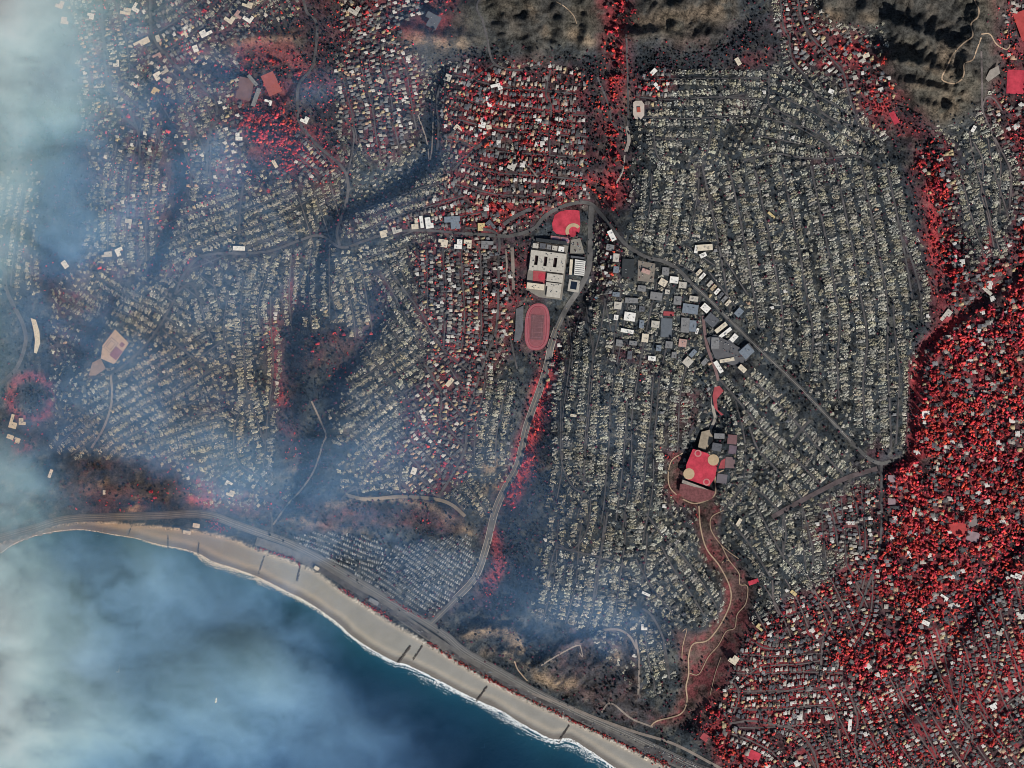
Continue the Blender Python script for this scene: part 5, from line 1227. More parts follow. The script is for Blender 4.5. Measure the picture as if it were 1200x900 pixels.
# houses between the rows and in the wooded quarters
INFILL = [  # polygon, tries
    ([(1200, 345), (1130, 375), (1085, 405), (1072, 545), (1036, 560), (1020, 650), (960, 690), (880, 740), (830, 850), (870, 905), (960, 950), (1260, 950), (1260, 345)], 5200), ([(745, 80), (1000, 80), (1085, 300), (1062, 530), (1000, 520), (735, 270)], 2500), ([(640, 400), (830, 380), (860, 600), (845, 735), (790, 735), (750, 820), (690, 740), (610, 720), (645, 600)], 1800), ([(845, 440), (1030, 550), (1020, 650), (900, 680), (850, 600)], 900),
    ([(390, 290), (600, 285), (600, 560), (520, 590), (400, 580), (385, 480), (440, 400)], 1500), ([(90, 60), (280, 60), (290, 200), (400, 200), (390, 300), (330, 400), (320, 560), (230, 540), (60, 530), (60, 340), (100, 300)], 3600), ([(390, 60), (500, 60), (690, 80), (690, 240), (560, 285), (400, 280)], 2300), ([(60, -40), (350, -40), (350, 30), (230, 70), (100, 60)], 800), ([(1070, 150), (1200, 120), (1260, 200), (1230, 340), (1120, 360)], 900), ([(900, -30), (1040, 20), (1050, 130), (940, 80)], 500), ([(400, -40), (520, -40), (480, 60), (400, 60)], 260), ([(1165, -40), (1260, -40), (1260, 80), (1180, 70)], 120), ([(200, 540), (320, 560), (310, 600), (230, 590)], 160), ([(0, 200), (45, 200), (45, 350), (-20, 350)], 160), ([(350, 590), (320, 580), (340, 570)], 10), ([(690, 255), (735, 275), (840, 300), (860, 370), (860, 430), (780, 430), (690, 360)], 1500),
]
SP, SA = [], []
for pts, off, pitch, wdt in STREETS:
    p = smooth_line(pts, 3.0)
    t = np.gradient(p, axis=0)
    SP.append(p); SA.append(np.arctan2(t[:, 1], t[:, 0]))
SP, SA = np.vstack(SP), np.concatenate(SA)
for poly, n in INFILL:
    p = arr(poly)
    lo, hi = p.min(0), p.max(0)
    n = int(n * 2.2)
    c = rng.random((n, 2)) * (hi - lo) + lo
    c = c[inside(p, c[:, 0], c[:, 1])]
    for x, y in c:
        red = float(lookup(RED, x, y))
        if red > .55 and rs.random() > .24:
            continue
        ang = float(SA[np.argmin((SP[:, 0] - x) ** 2 + (SP[:, 1] - y) ** 2)]) + rs.uniform(-.12, .12)
        try_house(x, y, ang, red, 1.0 if red < .6 else rs.uniform(.95, 1.6), deep=rs.choice((.36, .5, .75)))

def individuals(rows, n):
    """Indices of the N copies that show largest, spread over the town."""
    sc = np.array([r[3] * r[4] for r in rows]) * rng.uniform(.8, 1.2, len(rows))
    inn = np.array([(4 < r[0] < 1196) and (4 < r[1] < 896) for r in rows])
    sc = np.where(inn, sc, 0)
    return set(np.argsort(-sc)[:n].tolist())
def placed(rows, skip, ntem, tones):
    out = []
    for k, (px, py, a, sx, sy) in enumerate(rows):
        if k in skip:
            continue
        h = float(ground_h(px, py))
        w = W(px, py, h + .25)
        t = tones(px, py)
        out.append((w[0], w[1], w[2], a, sx, sy, 1.0, rs.randrange(ntem), *t))
    return out
WARM = ['tan-grey', 'grey', 'cream-grey', 'blue-grey']
RUIN_SPOT = ['in the straight grid above the diagonal boulevard', 'in the slanting rows below the diagonal boulevard', 'between the canyon road and the canyon park', 'on the mesa west of the running track', 'in the smoke-veiled western rows', 'on the hillside below the bare brown hills', 'at the edge of the red wood', 'beside the rows of red-hedged houses']
def ruin_tone(px, py):
    g = rs.uniform(.70, 1.15) * (.8 + .4 * float(NA.at(px / 30, py / 30)))
    return (g * rs.uniform(.97, 1.05), g, g * rs.uniform(.92, 1.04))
def individual_set(rows, idx, name, parts_list, part_names, sub_of, label_fn, cat, group, mats):
    data = []
    for parts in parts_list:
        data.append([p.mesh(name + '_' + pn) for p, pn in zip(parts, part_names)])
    for k in sorted(idx):
        px, py, a, sx, sy = rows[k]
        v = rs.randrange(len(data))
        h = float(ground_h(px, py))
        root = link(name, None, label=label_fn(px, py, v), cat=cat, group=group, loc=tuple(W(px, py, h + .25)), rz=a)
        root.scale = (sx, sy, 1.0)
        made = {}
        for me, pn in zip(data[v], part_names):
            made[pn] = link(pn, me, mats.get(pn, M_tint), made.get(sub_of.get(pn)) or root, 'stuff' if name.startswith('burned') and pn in ('ash_heap', 'wall') else None)
RUIN_LOOK = ['sandy', 'ash-grey', 'pale', 'sooty', 'sandy', 'ash-grey', 'pale', 'sooty', 'sandy', 'ash-grey', 'pale', 'sooty', 'sandy', 'ash-grey']
ri = individuals(ruin_rows, 300)
individual_set(ruin_rows, ri, 'burned_house', RUINS, ('slab', 'wall', 'ash_heap', 'chimney'), {'chimney': 'wall', 'ash_heap': 'slab'},
               lambda px, py, v: RUIN_LOOK[v] + ' burned-out house ' + landmark(px, py), 'burned house', 'burned-out houses', {})
mass('burned_house_rows', [joined(ruin_parts(100 + k, True)).arrays() for k in range(14)], placed(ruin_rows, ri, len(RUINS), ruin_tone), M_tint, 'rows upon rows of burned-out roofless houses filling the town', 'burned houses')
ROOFWORD = ['grey-brown', 'charcoal', 'white', 'yellow-tan', 'brown', 'beige', 'slate', 'cream', 'black', 'terracotta', 'mid-grey', 'dark']
hi_ = individuals(house_rows, 300)
HOUSE_SPOT = ['in the burned grid', 'at the edge of the slanting burned rows', 'among the ruins by the canyon park', 'in the red-dotted blocks west of the running track', 'in the smoke-veiled western hills', 'in the red-leaved northern blocks', 'deep in the eastern red wood', 'in the red-hedged rows south of the wood']
individual_set(house_rows, hi_, 'house', HOUSES, ('wall', 'roof', 'chimney'), {'chimney': 'roof'},
               lambda px, py, v: 'surviving house with %s roof, %s' % (ROOFWORD[v], landmark(px, py)), 'house', 'surviving houses', {})
mass('house_rows', [joined(r).arrays() for r in HOUSES], placed(house_rows, hi_, len(HOUSES), lambda x, y: (1, 1, 1)), M_tint, 'further surviving houses scattered under the red trees', 'houses')

# the trailer park above the highway: narrow burned trailers in rows
def trailer_parts(seed):
    rr = random.Random(seed)
    random.seed(seed)
    b, w = MB(), MB()
    g = rr.uniform(.7, 1.3)
    b.box(0, 0, -1, 5.2, 14.5, 1.4, 0, (.20 * g, .205 * g, .21 * g))
    for s in (-1, 1):
        w.box(s * 2.5, rr.uniform(-2, 2), .4, .7, rr.uniform(6, 12), rr.uniform(.8, 1.6), 0, (.38 * g, .38 * g, .37 * g))
    w.box(rr.uniform(-1, 1), rr.uniform(-5, 5), .4, 2.4, 2.0, 1.0, .4, (.5 * g, .5 * g, .48 * g), .6)
    return b, w
TRAIL = [trailer_parts(300 + k) for k in range(6)]
trailer_rows = []
def trailer_area(poly, ang, sp, pitch):
    p = arr(poly); c = p.mean(0)
    d = np.array([math.cos(R(ang)), math.sin(R(ang))]); n = np.array([-d[1], d[0]])
    for i, o in enumerate(np.arange(-120, 120, sp)):
        for t in np.arange(-130, 130, pitch):
            q = c + n * (o + 1.2 * math.sin(t / 18)) + d * (t + rs.uniform(-.3, .3))
            if inside(p, q[:1], q[1:])[0] and occ_at(*q) == 0 and rs.random() > .07:
                trailer_rows.append((q[0], q[1], -R(ang) + rs.uniform(-.12, .12) + .35 * math.sin(q[0] / 23 + q[1] / 31), rs.uniform(.85, 1.2), rs.uniform(.85, 1.1)))
trailer_area([(340, 630), (372, 622), (430, 628), (456, 642), (444, 668), (410, 668), (376, 650)], 20, 5.7, 2.7)
trailer_area([(440, 690), (412, 672), (446, 665), (462, 640), (505, 632), (552, 626), (556, 660), (532, 698), (506, 722), (478, 708)], 33, 5.7, 2.7)
ORD = 'first second third fourth fifth sixth seventh eighth ninth tenth eleventh twelfth thirteenth fourteenth fifteenth sixteenth seventeenth eighteenth nineteenth twentieth'.split()
ti = individuals(trailer_rows, 300)
individual_set(trailer_rows, ti, 'burned_trailer', TRAIL, ('chassis', 'wall'), {}, lambda px, py, v: 'burned narrow trailer home in the %s row above the highway, %s trailer park' % (ORD[min(19, int(max(0, float(lookup(bd, px, py)) - 20) / 6))], 'western' if px < 440 else 'eastern'), 'trailer', 'burned trailer homes', {})
rest = placed(trailer_rows, ti, len(TRAIL), ruin_tone)
if rest:
    mass('burned_trailer_rows', [joined(r).arrays() for r in TRAIL], rest, M_tint, 'further burned-out trailer homes packed in the trailer park', 'trailers')

# ------------------------------------------------------------------ trees
def ico():
    t = (1 + 5 ** .5) / 2
    v = arr([(-1, t, 0), (1, t, 0), (-1, -t, 0), (1, -t, 0), (0, -1, t), (0, 1, t), (0, -1, -t), (0, 1, -t), (t, 0, -1), (t, 0, 1), (-t, 0, -1), (-t, 0, 1)])
    v /= np.linalg.norm(v, axis=1)[:, None]
    f = [(0, 11, 5), (0, 5, 1), (0, 1, 7), (0, 7, 10), (0, 10, 11), (1, 5, 9), (5, 11, 4), (11, 10, 2), (10, 7, 6), (7, 1, 8), (3, 9, 4), (3, 4, 2), (3, 2, 6), (3, 6, 8), (3, 8, 9), (4, 9, 5), (2, 4, 11), (6, 2, 10), (8, 6, 7), (9, 8, 1)]
    return v, f
IV, IF = ico()
def crown_template(seed, lobes):
    g = np.random.default_rng(seed)
    m = MB()
    for k in range(lobes):
        v = IV * g.uniform(.6, 1.3, (12, 1))
        r = 1.0 if lobes == 1 else g.uniform(.5, .78)
        o = np.zeros(3) if lobes == 1 else np.array([g.uniform(-.5, .5), g.uniform(-.5, .5), g.uniform(-.25, .3)])
        vv = v * r * np.array([1, 1, .9]) + o + np.array([0, 0, 1.15])
        vv[:, 2] = np.maximum(vv[:, 2], .12)
        b = g.uniform(.75, 1.25)
        m.add(vv, IF, (), (b, b, b))
    return m.arrays()
OCT = (arr([(1, 0, 0), (-1, 0, 0), (0, 1, 0), (0, -1, 0), (0, 0, 1), (0, 0, -1)]), [(0, 2, 4), (2, 1, 4), (1, 3, 4), (3, 0, 4), (2, 0, 5), (1, 2, 5), (3, 1, 5), (0, 3, 5)])
def shrub_template(seed):
    g = np.random.default_rng(seed)
    m = MB()
    v = OCT[0] * g.uniform(.75, 1.35, (6, 1)) + np.array([g.uniform(-.2, .2), g.uniform(-.2, .2), .9])
    m.add(v, OCT[1], (), (1, 1, 1))
    return m.arrays()
SHRUBS = [shrub_template(k) for k in range(8)]
CROWNS = [crown_template(k, 1) for k in range(6)] + [crown_template(20 + k, 2) for k in range(6)] + [crown_template(40 + k, 3) for k in range(3)]
N_SMALL = 6
def leaf_crown(seed, leaves=110, bare=False):
    """Crown of a single tree: leaf clumps through the volume of several boughs, about one unit in radius."""
    g = np.random.default_rng(seed)
    m = MB()
    boughs = [(np.array([g.uniform(-.5, .5), g.uniform(-.5, .5), g.uniform(.9, 1.6)]), g.uniform(.4, .62)) for _ in range(6)]
    for k in range(leaves):
        c, r = boughs[g.integers(len(boughs))]
        d = g.normal(size=3); d /= np.linalg.norm(d)
        q = c + d * r * g.uniform(.55, 1.0)
        s = g.uniform(.14, .30) * (.5 if bare else 1)
        u = g.normal(size=3); u -= d * (u @ d) * .6; u /= np.linalg.norm(u)
        w = np.cross(d, u)
        b = g.uniform(.6, 1.45)
        m.add([q - u * s, q + w * s * .9 + d * s * .3, q + u * s, q - w * s * .9 + d * s * .25], [(0, 1, 2), (0, 2, 3)], (), (b, b, b))
    return m
def trunk_mesh(seed):
    g = random.Random(seed)
    m = MB()
    m.box(0, 0, -.3, .16, .16, 1.2, 0, (1, 1, 1), .6)
    for k in range(3):
        a = g.random() * 6.28
        x, y = math.cos(a), math.sin(a)
        p = [(0, 0, .7), (.07 * -y, .07 * x, .7), (x * .45, y * .45, 1.35), (x * .45 + .03, y * .45, 1.4)]
        m.add(p, [(0, 1, 2), (1, 3, 2)], (), (1, 1, 1))
    return m

redf, darkf = RED, DARK
def scatter(n, weight, cell=4):
    """N random picture points drawn by a weight field."""
    j0, i0 = np.searchsorted(gy, -60), np.searchsorted(gx, -80)
    j1, i1 = np.searchsorted(gy, 950), np.searchsorted(gx, 1280)
    sub = np.clip(weight[j0:j1, i0:i1], 0, None)
    cum = np.cumsum(sub.ravel())
    k = np.searchsorted(cum, rng.random(n) * cum[-1])
    j, i = np.unravel_index(np.clip(k, 0, sub.size - 1), sub.shape)
    return gx[i0 + i] + rng.uniform(-1.1, 1.1, n), gy[j0 + j] + rng.uniform(-1.1, 1.1, n)

trees = []   # px, py, radius m, colour
def red_colour(px, py, k):
    v = float(NB.at(px / 23, py / 23))
    bright = rs.uniform(.6, 1.2) * (.55 + .8 * v)
    dull = rs.random() - .5 * (v - .5)
    if dull < .20:
        return (.22 * bright, .028 * bright, .042 * bright)
    if dull < .30:
        return (.050 * bright, .035 * bright, .038 * bright)
    return (.56 * bright, .052 * bright * rs.uniform(.7, 1.6), .052 * bright * rs.uniform(.7, 1.5))
clump = sm((NA.fbm(GX, GY, 20, 3) - .30) * 4) * .9 + .2
thin = blur(inside([(850, 745), (900, 715), (960, 690), (1030, 655), (1040, 720), (1010, 790), (1040, 905), (840, 905), (815, 850)], GX, GY).astype(float), 11)
thin = np.maximum(thin, .8 * blur(inside([(1040, 780), (1200, 690), (1270, 940), (1040, 905)], GX, GY).astype(float), 11))
thin = np.maximum(thin, .7 * (RED < .7))
landok = (cd > 14) & (bd > 1)
wr = RED ** 1.3 * clump * landok * (1 - .85 * np.clip(BROWN * 1.3, 0, 1)) * (1 - .6 * np.clip(DARK, 0, 1))
xs, ys = scatter(33000, wr)
hgrid = set()
for x, y in zip(xs, ys):
    o = occ_at(x, y)
    if o in (1, 2) or (o == 3 and rs.random() > .05):
        continue
    th_ = float(lookup(thin, x, y))
    if rs.random() < .35 * th_:
        continue
    big = float(NC.fbm(x, y, 15, 2)) * .9 + float(lookup(RED, x, y)) * .35 - .25 * th_
    cell = 1.8 if big < .58 else 2.4
    key = (cell, int(x / cell), int(y / cell))
    if key in hgrid:
        continue
    hgrid.add(key)
    rad = (rs.choice((2.8, 3.4, 4.0, 4.8)) if big < .58 else rs.choice((4.8, 6.0, 7.4, 9.2))) * rs.uniform(.85, 1.15)
    if rad > 4.0 and any(occ_at(x + u, y + v) in (1, 3) for u, v in ((1.6, 0), (-1.6, 0), (0, 1.6), (0, -1.6))):
        rad = rs.uniform(2.8, 4.2)
    trees.append((x, y, rad, red_colour(x, y, 0), 0))
# dark, scorched trees: in the ravines and along the streets and back fences of the burned blocks
wd = (np.clip(DARK, 0, 1) ** 1.2 * 1.3 + .42 * (1 - np.clip(BROWN * 2, 0, 1)) * (RED < .9) * (.35 + .65 * sm((NB.fbm(GX, GY, 16, 3) - .40) * 5)) * (1 - np.clip(TAN * 1.5, 0, 1)) * (1 - .8 * np.clip(SCRUB, 0, 1)) + .25 * (RED > .8)) * landok * (bd > 16)
xs, ys = scatter(29000, wd)
for x, y in zip(xs, ys):
    o = occ_at(x, y)
    if o == 2 or (o == 1 and rs.random() > .12) or (o == 3 and rs.random() > .07):
        continue
    key = (1.75, int(x / 1.75), int(y / 1.75))
    if key in hgrid:
        continue
    hgrid.add(key)
    b = rs.uniform(.6, 1.5)
    col = (.011 * b, .017 * b, .024 * b) if rs.random() > .26 else (.075 * b, .020 * b, .032 * b)
    trees.append((x, y, rs.choice((2.6, 3.2, 4.0, 5.2)) * rs.uniform(.85, 1.15), col, 1))
# low red shrubs along the back of the beach and the highway
for line, n, spread in ((smooth_line([(300, 641), (345, 656), (352, 664)], 1), 60, 1.0), (smooth_line([(398, 690), (430, 708), (458, 727)], 1), 80, 1.2), (smooth_line([(500, 752), (537, 775), (590, 805), (640, 829), (700, 858), (777, 894)], 1), 300, 1.2), (smooth_line([(455, 700), (480, 716), (500, 726)], 1), 40, 1.0), (smooth_line([(245, 612), (262, 620)], 1), 60, 3), (smooth_line([(760, 886), (785, 898)], 1), 40, 3)):
    for k in range(n):
        q = line[rs.randrange(len(line))]
        b = rs.uniform(.6, 1.2)
        trees.append((q[0] + rs.gauss(0, spread), q[1] + rs.gauss(0, spread), rs.uniform(1.8, 3.4), (.30 * b, .04 * b, .04 * b), 0))

T = trees
inn = [k for k, t in enumerate(T) if 4 < t[0] < 1196 and 4 < t[1] < 896]
red_big = sorted([k for k in inn if T[k][4] == 0 and T[k][3][0] > .2], key=lambda k: -T[k][2] * (1 + .25 * rs.random()))[:300]
dark_big = sorted([k for k in inn if T[k][4] == 1], key=lambda k: -T[k][2] * (1 + .25 * rs.random()))[:220]
single = set(red_big) | set(dark_big)
place = []
for k, (x, y, rad, col, kd) in enumerate(T):
    if k in single:
        continue
    w = W(x, y, float(ground_h(x, y)))
    if rad > 4.6:
        tm = rs.randrange(12, 15) if rs.random() < .6 else rs.randrange(6, 12)
    elif rad > 3.4:
        tm = rs.randrange(6, 12) if rs.random() < .5 else rs.randrange(6)
    else:
        tm = rs.randrange(6)
    place.append((w[0], w[1], w[2], rs.random() * 6.28, rad, rad, rad * rs.uniform(.85, 1.3), tm, *col, kd))
pr = [p[:11] for p in place if p[11] == 0]
pd = [p[:11] for p in place if p[11] == 1]
mass('red_tree_cover', CROWNS, pr, M_leaf, 'dense red-leaved trees and shrubs covering the unburned quarters', 'trees')
pd = [p[:7] + (rs.randrange(8),) + p[8:] for p in pd]
mass('scorched_tree_cover', SHRUBS, pd, M_leaf, 'blackened scorched trees filling ravines and burned back gardens', 'trees')
TREE_SPOT = ['in the burned grid', 'beside the slanting burned rows', 'near the canyon park', 'by the running track blocks', 'in the smoke-veiled west', 'on the northern hillside', 'in the eastern wood', 'over the red-hedged southern rows']
crowns, trunks = {}, {}
for nm, bare, cols in (('red_tree', False, [(.50, .042, .052), (.42, .038, .06), (.32, .035, .045), (.56, .06, .05)]), ('scorched_tree', True, [(.018, .021, .026), (.03, .02, .024)])):
    for v, col in enumerate(cols):
        for s in range(2):
            m = leaf_crown(900 + v * 10 + s, 110, False)
            m.c = [tuple(a * b for a, b in zip(c, col)) for c in m.c]
            crowns[(nm, v * 2 + s)] = m.mesh(nm + '_crown')
    t = trunk_mesh(70 + bare)
    t.c = [(.05, .04, .035)] * len(t.c)
    trunks[nm] = t.mesh(nm + '_trunk')
for k in red_big + dark_big:
    x, y, rad, col, kd = T[k]
    nm = 'scorched_tree' if kd else 'red_tree'
    nv = 4 if kd else 8
    v = rs.randrange(nv)
    word = 'blackened scorched tree ' if kd else ['broad crimson tree ', 'deep pink-red tree ', 'dull dark-red tree ', 'bright scarlet tree '][v // 2]
    root = link(nm, None, label=word + landmark(x, y), cat='tree', group='scorched trees' if kd else 'red-leaved trees', loc=tuple(W(x, y, float(ground_h(x, y)))), rz=rs.random() * 6.28)
    root.scale = (rad, rad, rad * rs.uniform(.9, 1.3))
    link('trunk', trunks[nm], M_leaf, root)
    link('crown', crowns[(nm, v)], M_leaf, root)

# ------------------------------------------------------------------ shore furniture: groynes, cars, a boat
ROCK = P('groyne_rock', (.085, .075, .072), scale=.4, lo=.6, hi=1.4)
for a, b, w, lab in (((481, 757), (466, 777), 3.6, 'dark broad rock groyne below the canyon road, western one of a close pair'), ((495, 757), (484, 773), 2.2, 'dark narrow rock groyne below the canyon road, eastern one of a close pair'), ((571, 804), (558, 822), 2.8, 'dark rock groyne midway along the surf beside the highway car park'), ((667, 850), (654, 870), 2.8, 'dark rock groyne in the widest surf'),
                     ((197, 628), (197, 643), 1.6, 'thin dark groyne below the beach restaurant'), ((233, 636), (232, 650), 1.8, 'thin dark groyne where the white surf widens'), ((310, 651), (303, 672), 1.6, 'dark groyne crossing the broad pale beach'), ((352, 663), (348, 681), 2.6, 'stubby dark groyne with wet sand at the red shrubs'), ((155, 614), (150, 628), 1.2, 'thin faint groyne in the smoke')):
    ax, bx = arr(a), arr(b)
    L = np.hypot(*(bx - ax))
    d = (bx - ax) / L
    n = np.array([-d[1], d[0]])
    root_h = float(ground_h(*ax))
    root = link('groyne', None, label=lab, cat='groyne', group='groynes along the beach', loc=tuple(W(ax[0], ax[1], max(root_h, 0))))
    m = MB()
    g = random.Random(int(a[0]))
    for k in range(int(L * w * 1.6)):
        t, u = g.random(), g.uniform(-.5, .5)
        q = ax + d * L * t + n * u * w * (.6 + .4 * t)
        p = W(q[0], q[1], max(float(ground_h(*q)), -.5) - .6) - np.array(root.location)
        r = g.uniform(1.2, 2.4)
        v = IV * np.array([g.uniform(.7, 1.2) for _ in range(12)])[:, None] * r + p + np.array([0, 0, r * .5 + 1.2 * (1 - 2 * abs(u))])
        m.add(v, IF, (), (.08, .07, .065))
    link('boulders', m.mesh('boulders'), ROCK, root)
    cpv = MB()
    p0 = W(ax[0], ax[1], max(root_h, 0) + 2.6) - np.array(root.location)
    q1 = ax + d * L * .45
    p1 = W(q1[0], q1[1], 3.2) - np.array(root.location)
    dv = (p1 - p0); yaw = math.atan2(dv[1], dv[0]); c = (p0 + p1) / 2
    cpv.box(c[0], c[1], min(p0[2], p1[2]) - 1.5, np.hypot(dv[0], dv[1]), 1.6, 2.2, yaw, (.2, .17, .15))
    link('walkway', cpv.mesh('walkway'), M_tint, root)

def car_parts(col):
    b, c = MB(), MB()
    b.box(0, 0, .35, 4.7, 1.95, .75, 0, col, .96)
    for x in (-1.5, 1.5):
        for y in (-.85, .85):
            b.box(x, y, 0, .7, .3, .7, 0, (.02, .02, .02))
    c.box(-.25, 0, 1.1, 2.7, 1.75, .62, 0, (.04, .045, .05), .8)
    return b, c
CARCOL = [((.75, .75, .74), 'white'), ((.05, .05, .055), 'black'), ((.42, .43, .44), 'silver'), ((.16, .17, .19), 'grey'), ((.30, .05, .05), 'dark red'), ((.06, .09, .16), 'navy')]
cars = [tuple(m.mesh('car_' + n) for m, n in zip(car_parts(c), ('body', 'cabin'))) for c, _ in CARCOL]
def car_line(pts, n, jit, where, grp):
    p = smooth_line(pts, 1.0)
    t = np.gradient(p, axis=0)
    for k in range(n):
        i = rs.randrange(len(p))
        nn = np.array([-t[i, 1], t[i, 0]]) / (np.hypot(*t[i]) + 1e-9)
        q = p[i] + nn * rs.choice((-1, 1)) * rs.uniform(.3, 1) * jit
        v = rs.choice((0, 0, 1, 2, 2, 3, 4, 5))
        h = max([float(ground_h(*q)) + 1.75] + [zz + .1 for pp, zz in PADS if inside(pp, q[:1], q[1:])[0]])
        root = link('car', cars[v][0], M_tint, None, None, CARCOL[v][1] + ' car ' + where, 'car', grp, tuple(W(q[0], q[1], h)), -math.atan2(t[i, 1], t[i, 0]) + rs.choice((0, math.pi / 2) if jit > 4 else (0, math.pi)))
        root.scale = (1.15, 1.15, 1.15)
        link('cabin', cars[v][1], M_tint, root)
car_line(PCH[14:-2], 46, 3.4, 'on the coast highway', 'cars on the coast highway')
car_line([(525, 762), (560, 785), (610, 810), (660, 833), (715, 860)], 34, 1.7, 'parked in the long beach car park', 'cars in the long beach car park')
car_line([(752, 876), (790, 890), (830, 905)], 70, 4.6, 'parked in the wide car park at the beach end', 'cars in the wide beach-end car park')
car_line([(430, 700), (480, 731), (500, 745)], 36, 2.4, 'parked in the car park below the trailer park', 'cars in the car park below the trailer park')
car_line([(840, 400), (860, 412), (872, 414)], 26, 4.6, 'parked in the car park behind the boulevard shops', 'cars behind the boulevard shops')
car_line([(674, 284), (678, 294)], 18, 4.4, 'parked in the school car park', 'cars in the school car park')
car_line([(757, 308), (757, 328)], 20, 8, 'parked in the tan village car park', 'cars in the tan village car park')
car_line(TEMESCAL[6:], 16, 2.2, 'on the canyon road', 'cars on the canyon road')
car_line(SUNSET_MID[22:], 22, 1.5, 'on the diagonal boulevard', 'cars on the diagonal boulevard')
bt, bc = MB(), MB()
bt.add([(-8, -2.2, 0), (5, -2.4, 0), (10, 0, 0), (5, 2.4, 0), (-8, 2.2, 0), (-8, -2.8, 2), (5, -3, 2.2), (12, 0, 2.8), (5, 3, 2.2), (-8, 2.8, 2)], (), [(0, 1, 6, 5), (1, 2, 7, 6), (2, 3, 8, 7), (3, 4, 9, 8), (4, 0, 5, 9), (5, 6, 8, 9)], (.75, .75, .74))
bt.add([(5, -3, 2.21), (12, 0, 2.81), (5, 3, 2.21)], [(0, 1, 2)], (), (.75, .75, .74))
bc.box(-1.5, 0, 2.0, 6, 3.6, 2.2, 0, (.7, .7, .7), .8)
boat = link('motor_boat', bt.mesh('hull'), M_tint, None, None, 'small white motor boat alone on the smoky sea', 'boat', None, tuple(W(253, 821, 0)), R(80))
link('cabin', bc.mesh('cabin'), M_tint, boat)

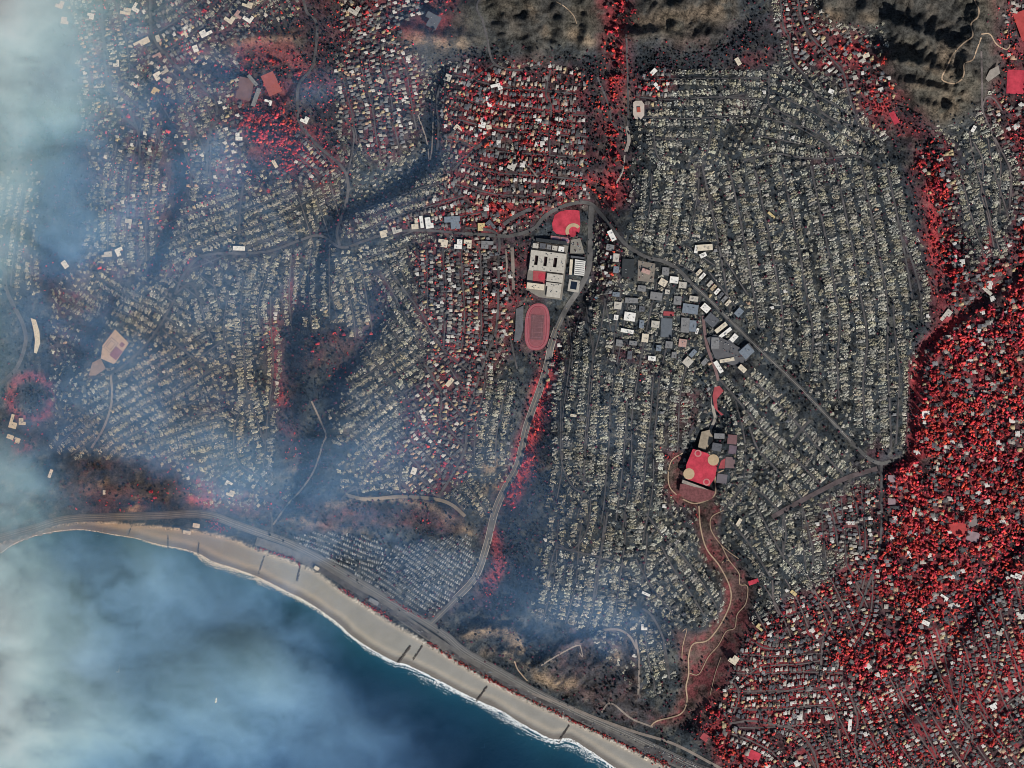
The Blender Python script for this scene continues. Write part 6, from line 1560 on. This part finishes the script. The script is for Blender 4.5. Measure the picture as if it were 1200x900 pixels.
# ------------------------------------------------------------------ smoke banks: closed bodies of even smoke whose thickness varies
def smoke_bank(name, blobs, z0, density, col, label, x0, x1, y0, y1, step, seed, base=0.0, wisp=1.0, aniso=0.0, land_k=.42, k_all=1.25):
    xs = np.arange(x0, x1, step); ys = np.arange(y0, y1, step)
    X, Y = np.meshgrid(xs, ys)
    na, nb = Noise(seed), Noise(seed + 1)
    wx = X + 70 * (na.fbm(X, Y, 90, 4) - .5); wy = Y + 70 * (nb.fbm(X, Y, 90, 4) - .5)
    tau = np.zeros_like(X)
    for bx, by, rx, ry, t in blobs:
        tau += t * np.exp(-((wx - bx) / rx) ** 2 - ((wy - by) / ry) ** 2)
    tau = tau + base
    n = na.fbm(wx * .8 + wy * .35, wy * 1.5 - wx * .4, 90, 6, .6)
    land = np.where(inside(sea_poly, X, Y), 1.0, land_k)
    tau = tau * k_all * blur(land, 9) * np.clip(1 + wisp * (n - .5) * np.where(land < .9, 2.6, 2.6), .05, 3)
    edge = sm((X - x0) / 20) * sm((x1 - X) / 40) * sm((Y - y0) / 20) * sm((y1 - Y) / 20)
    tau = np.clip(tau * edge - .015, 0, None)
    th = tau / density
    zt, zb = z0 + .65 * th, z0 - .35 * th
    full = th > 0
    nv = X.size
    idt = np.arange(nv).reshape(X.shape)
    idb = np.where(full, idt + nv, idt)
    v = np.vstack([W(X.ravel(), Y.ravel(), zt.ravel()), W(X.ravel(), Y.ravel(), zb.ravel())])
    a, b, c, d = idt[1:, :-1], idt[1:, 1:], idt[:-1, 1:], idt[:-1, :-1]
    keep = (full[1:, :-1] | full[1:, 1:] | full[:-1, 1:] | full[:-1, :-1])
    top = np.stack([a[keep], b[keep], c[keep], d[keep]], -1)
    a, b, c, d = idb[1:, :-1], idb[1:, 1:], idb[:-1, 1:], idb[:-1, :-1]
    bot = np.stack([d[keep], c[keep], b[keep], a[keep]], -1)
    q = np.vstack([top, bot])
    used, inv = np.unique(q, return_inverse=True)
    me = mesh_np(name, v[used], None, inv.reshape(q.shape))
    m = bpy.data.materials.new(name)
    m.use_nodes = True
    nt = m.node_tree
    nt.nodes.remove(nt.nodes['Principled BSDF'])
    pv = nt.nodes.new('ShaderNodeVolumeScatter')
    pv.inputs['Color'].default_value = (*col, 1)
    pv.inputs['Density'].default_value = density
    pv.inputs['Anisotropy'].default_value = aniso
    nt.links.new(pv.outputs[0], nt.nodes['Material Output'].inputs['Volume'])
    link(name, me, m, None, 'stuff', label, 'smoke')

smoke_bank('smoke', [
    (140, 300, 240, 320, .16), (120, 700, 80, 55, .75), (70, 770, 70, 70, .8), (110, 860, 90, 60, .9), (265, 820, 85, 62, .85), (190, 700, 70, 45, .5), (330, 700, 70, 40, .3), (330, 780, 60, 60, .4), (430, 860, 70, 50, .3), (250, 900, 120, 40, .6),
    (40, 60, 80, 70, .8), (60, 150, 60, 50, .8), (60, 240, 50, 50, .8), (20, 300, 50, 80, .6), (100, 330, 120, 150, .32), (150, 200, 110, 120, .36), (200, 60, 130, 60, .32), (100, 500, 160, 100, .38), (250, 540, 110, 60, .42), (285, 190, 50, 60, .3), (370, 95, 22, 16, .35), (300, 570, 90, 60, .3), (20, 600, 80, 60, .7), (230, 250, 120, 140, .2),
    (470, 160, 60, 80, .24), (500, 40, 60, 60, .2), (400, 330, 120, 120, .14), (480, 540, 120, 80, .24), (510, 650, 110, 60, .26), (660, 690, 90, 60, .34), (720, 730, 60, 40, .28), (640, 560, 80, 80, .16), (380, 590, 90, 60, .32), (560, 720, 80, 40, .2), (340, 640, 120, 40, .36), (700, 500, 90, 120, .07), (440, 460, 90, 120, .1),
], 380, .0045, (.26, .53, 1.0), 'thin blue smoke drifting over the shore, the sea and the western town', -240, 860, -160, 1020, 4.0, 51)
smoke_bank('smoke', [
    (0, 40, 95, 80, 1.5), (20, 0, 120, 50, .7), (-20, 150, 60, 80, .7), (-30, 300, 50, 120, .6), (0, 600, 60, 60, .8), (-20, 680, 60, 60, 1.2), (-10, 780, 60, 90, 1.5), (0, 880, 70, 60, 1.3), (90, 860, 70, 50, .4), (60, 120, 70, 30, .4),
], 620, .0045, (.50, .86, .95), 'dense pale greenish smoke at the western edge of the town and bay', -260, 330, -160, 1020, 4.0, 77, k_all=1.5, land_k=.7)
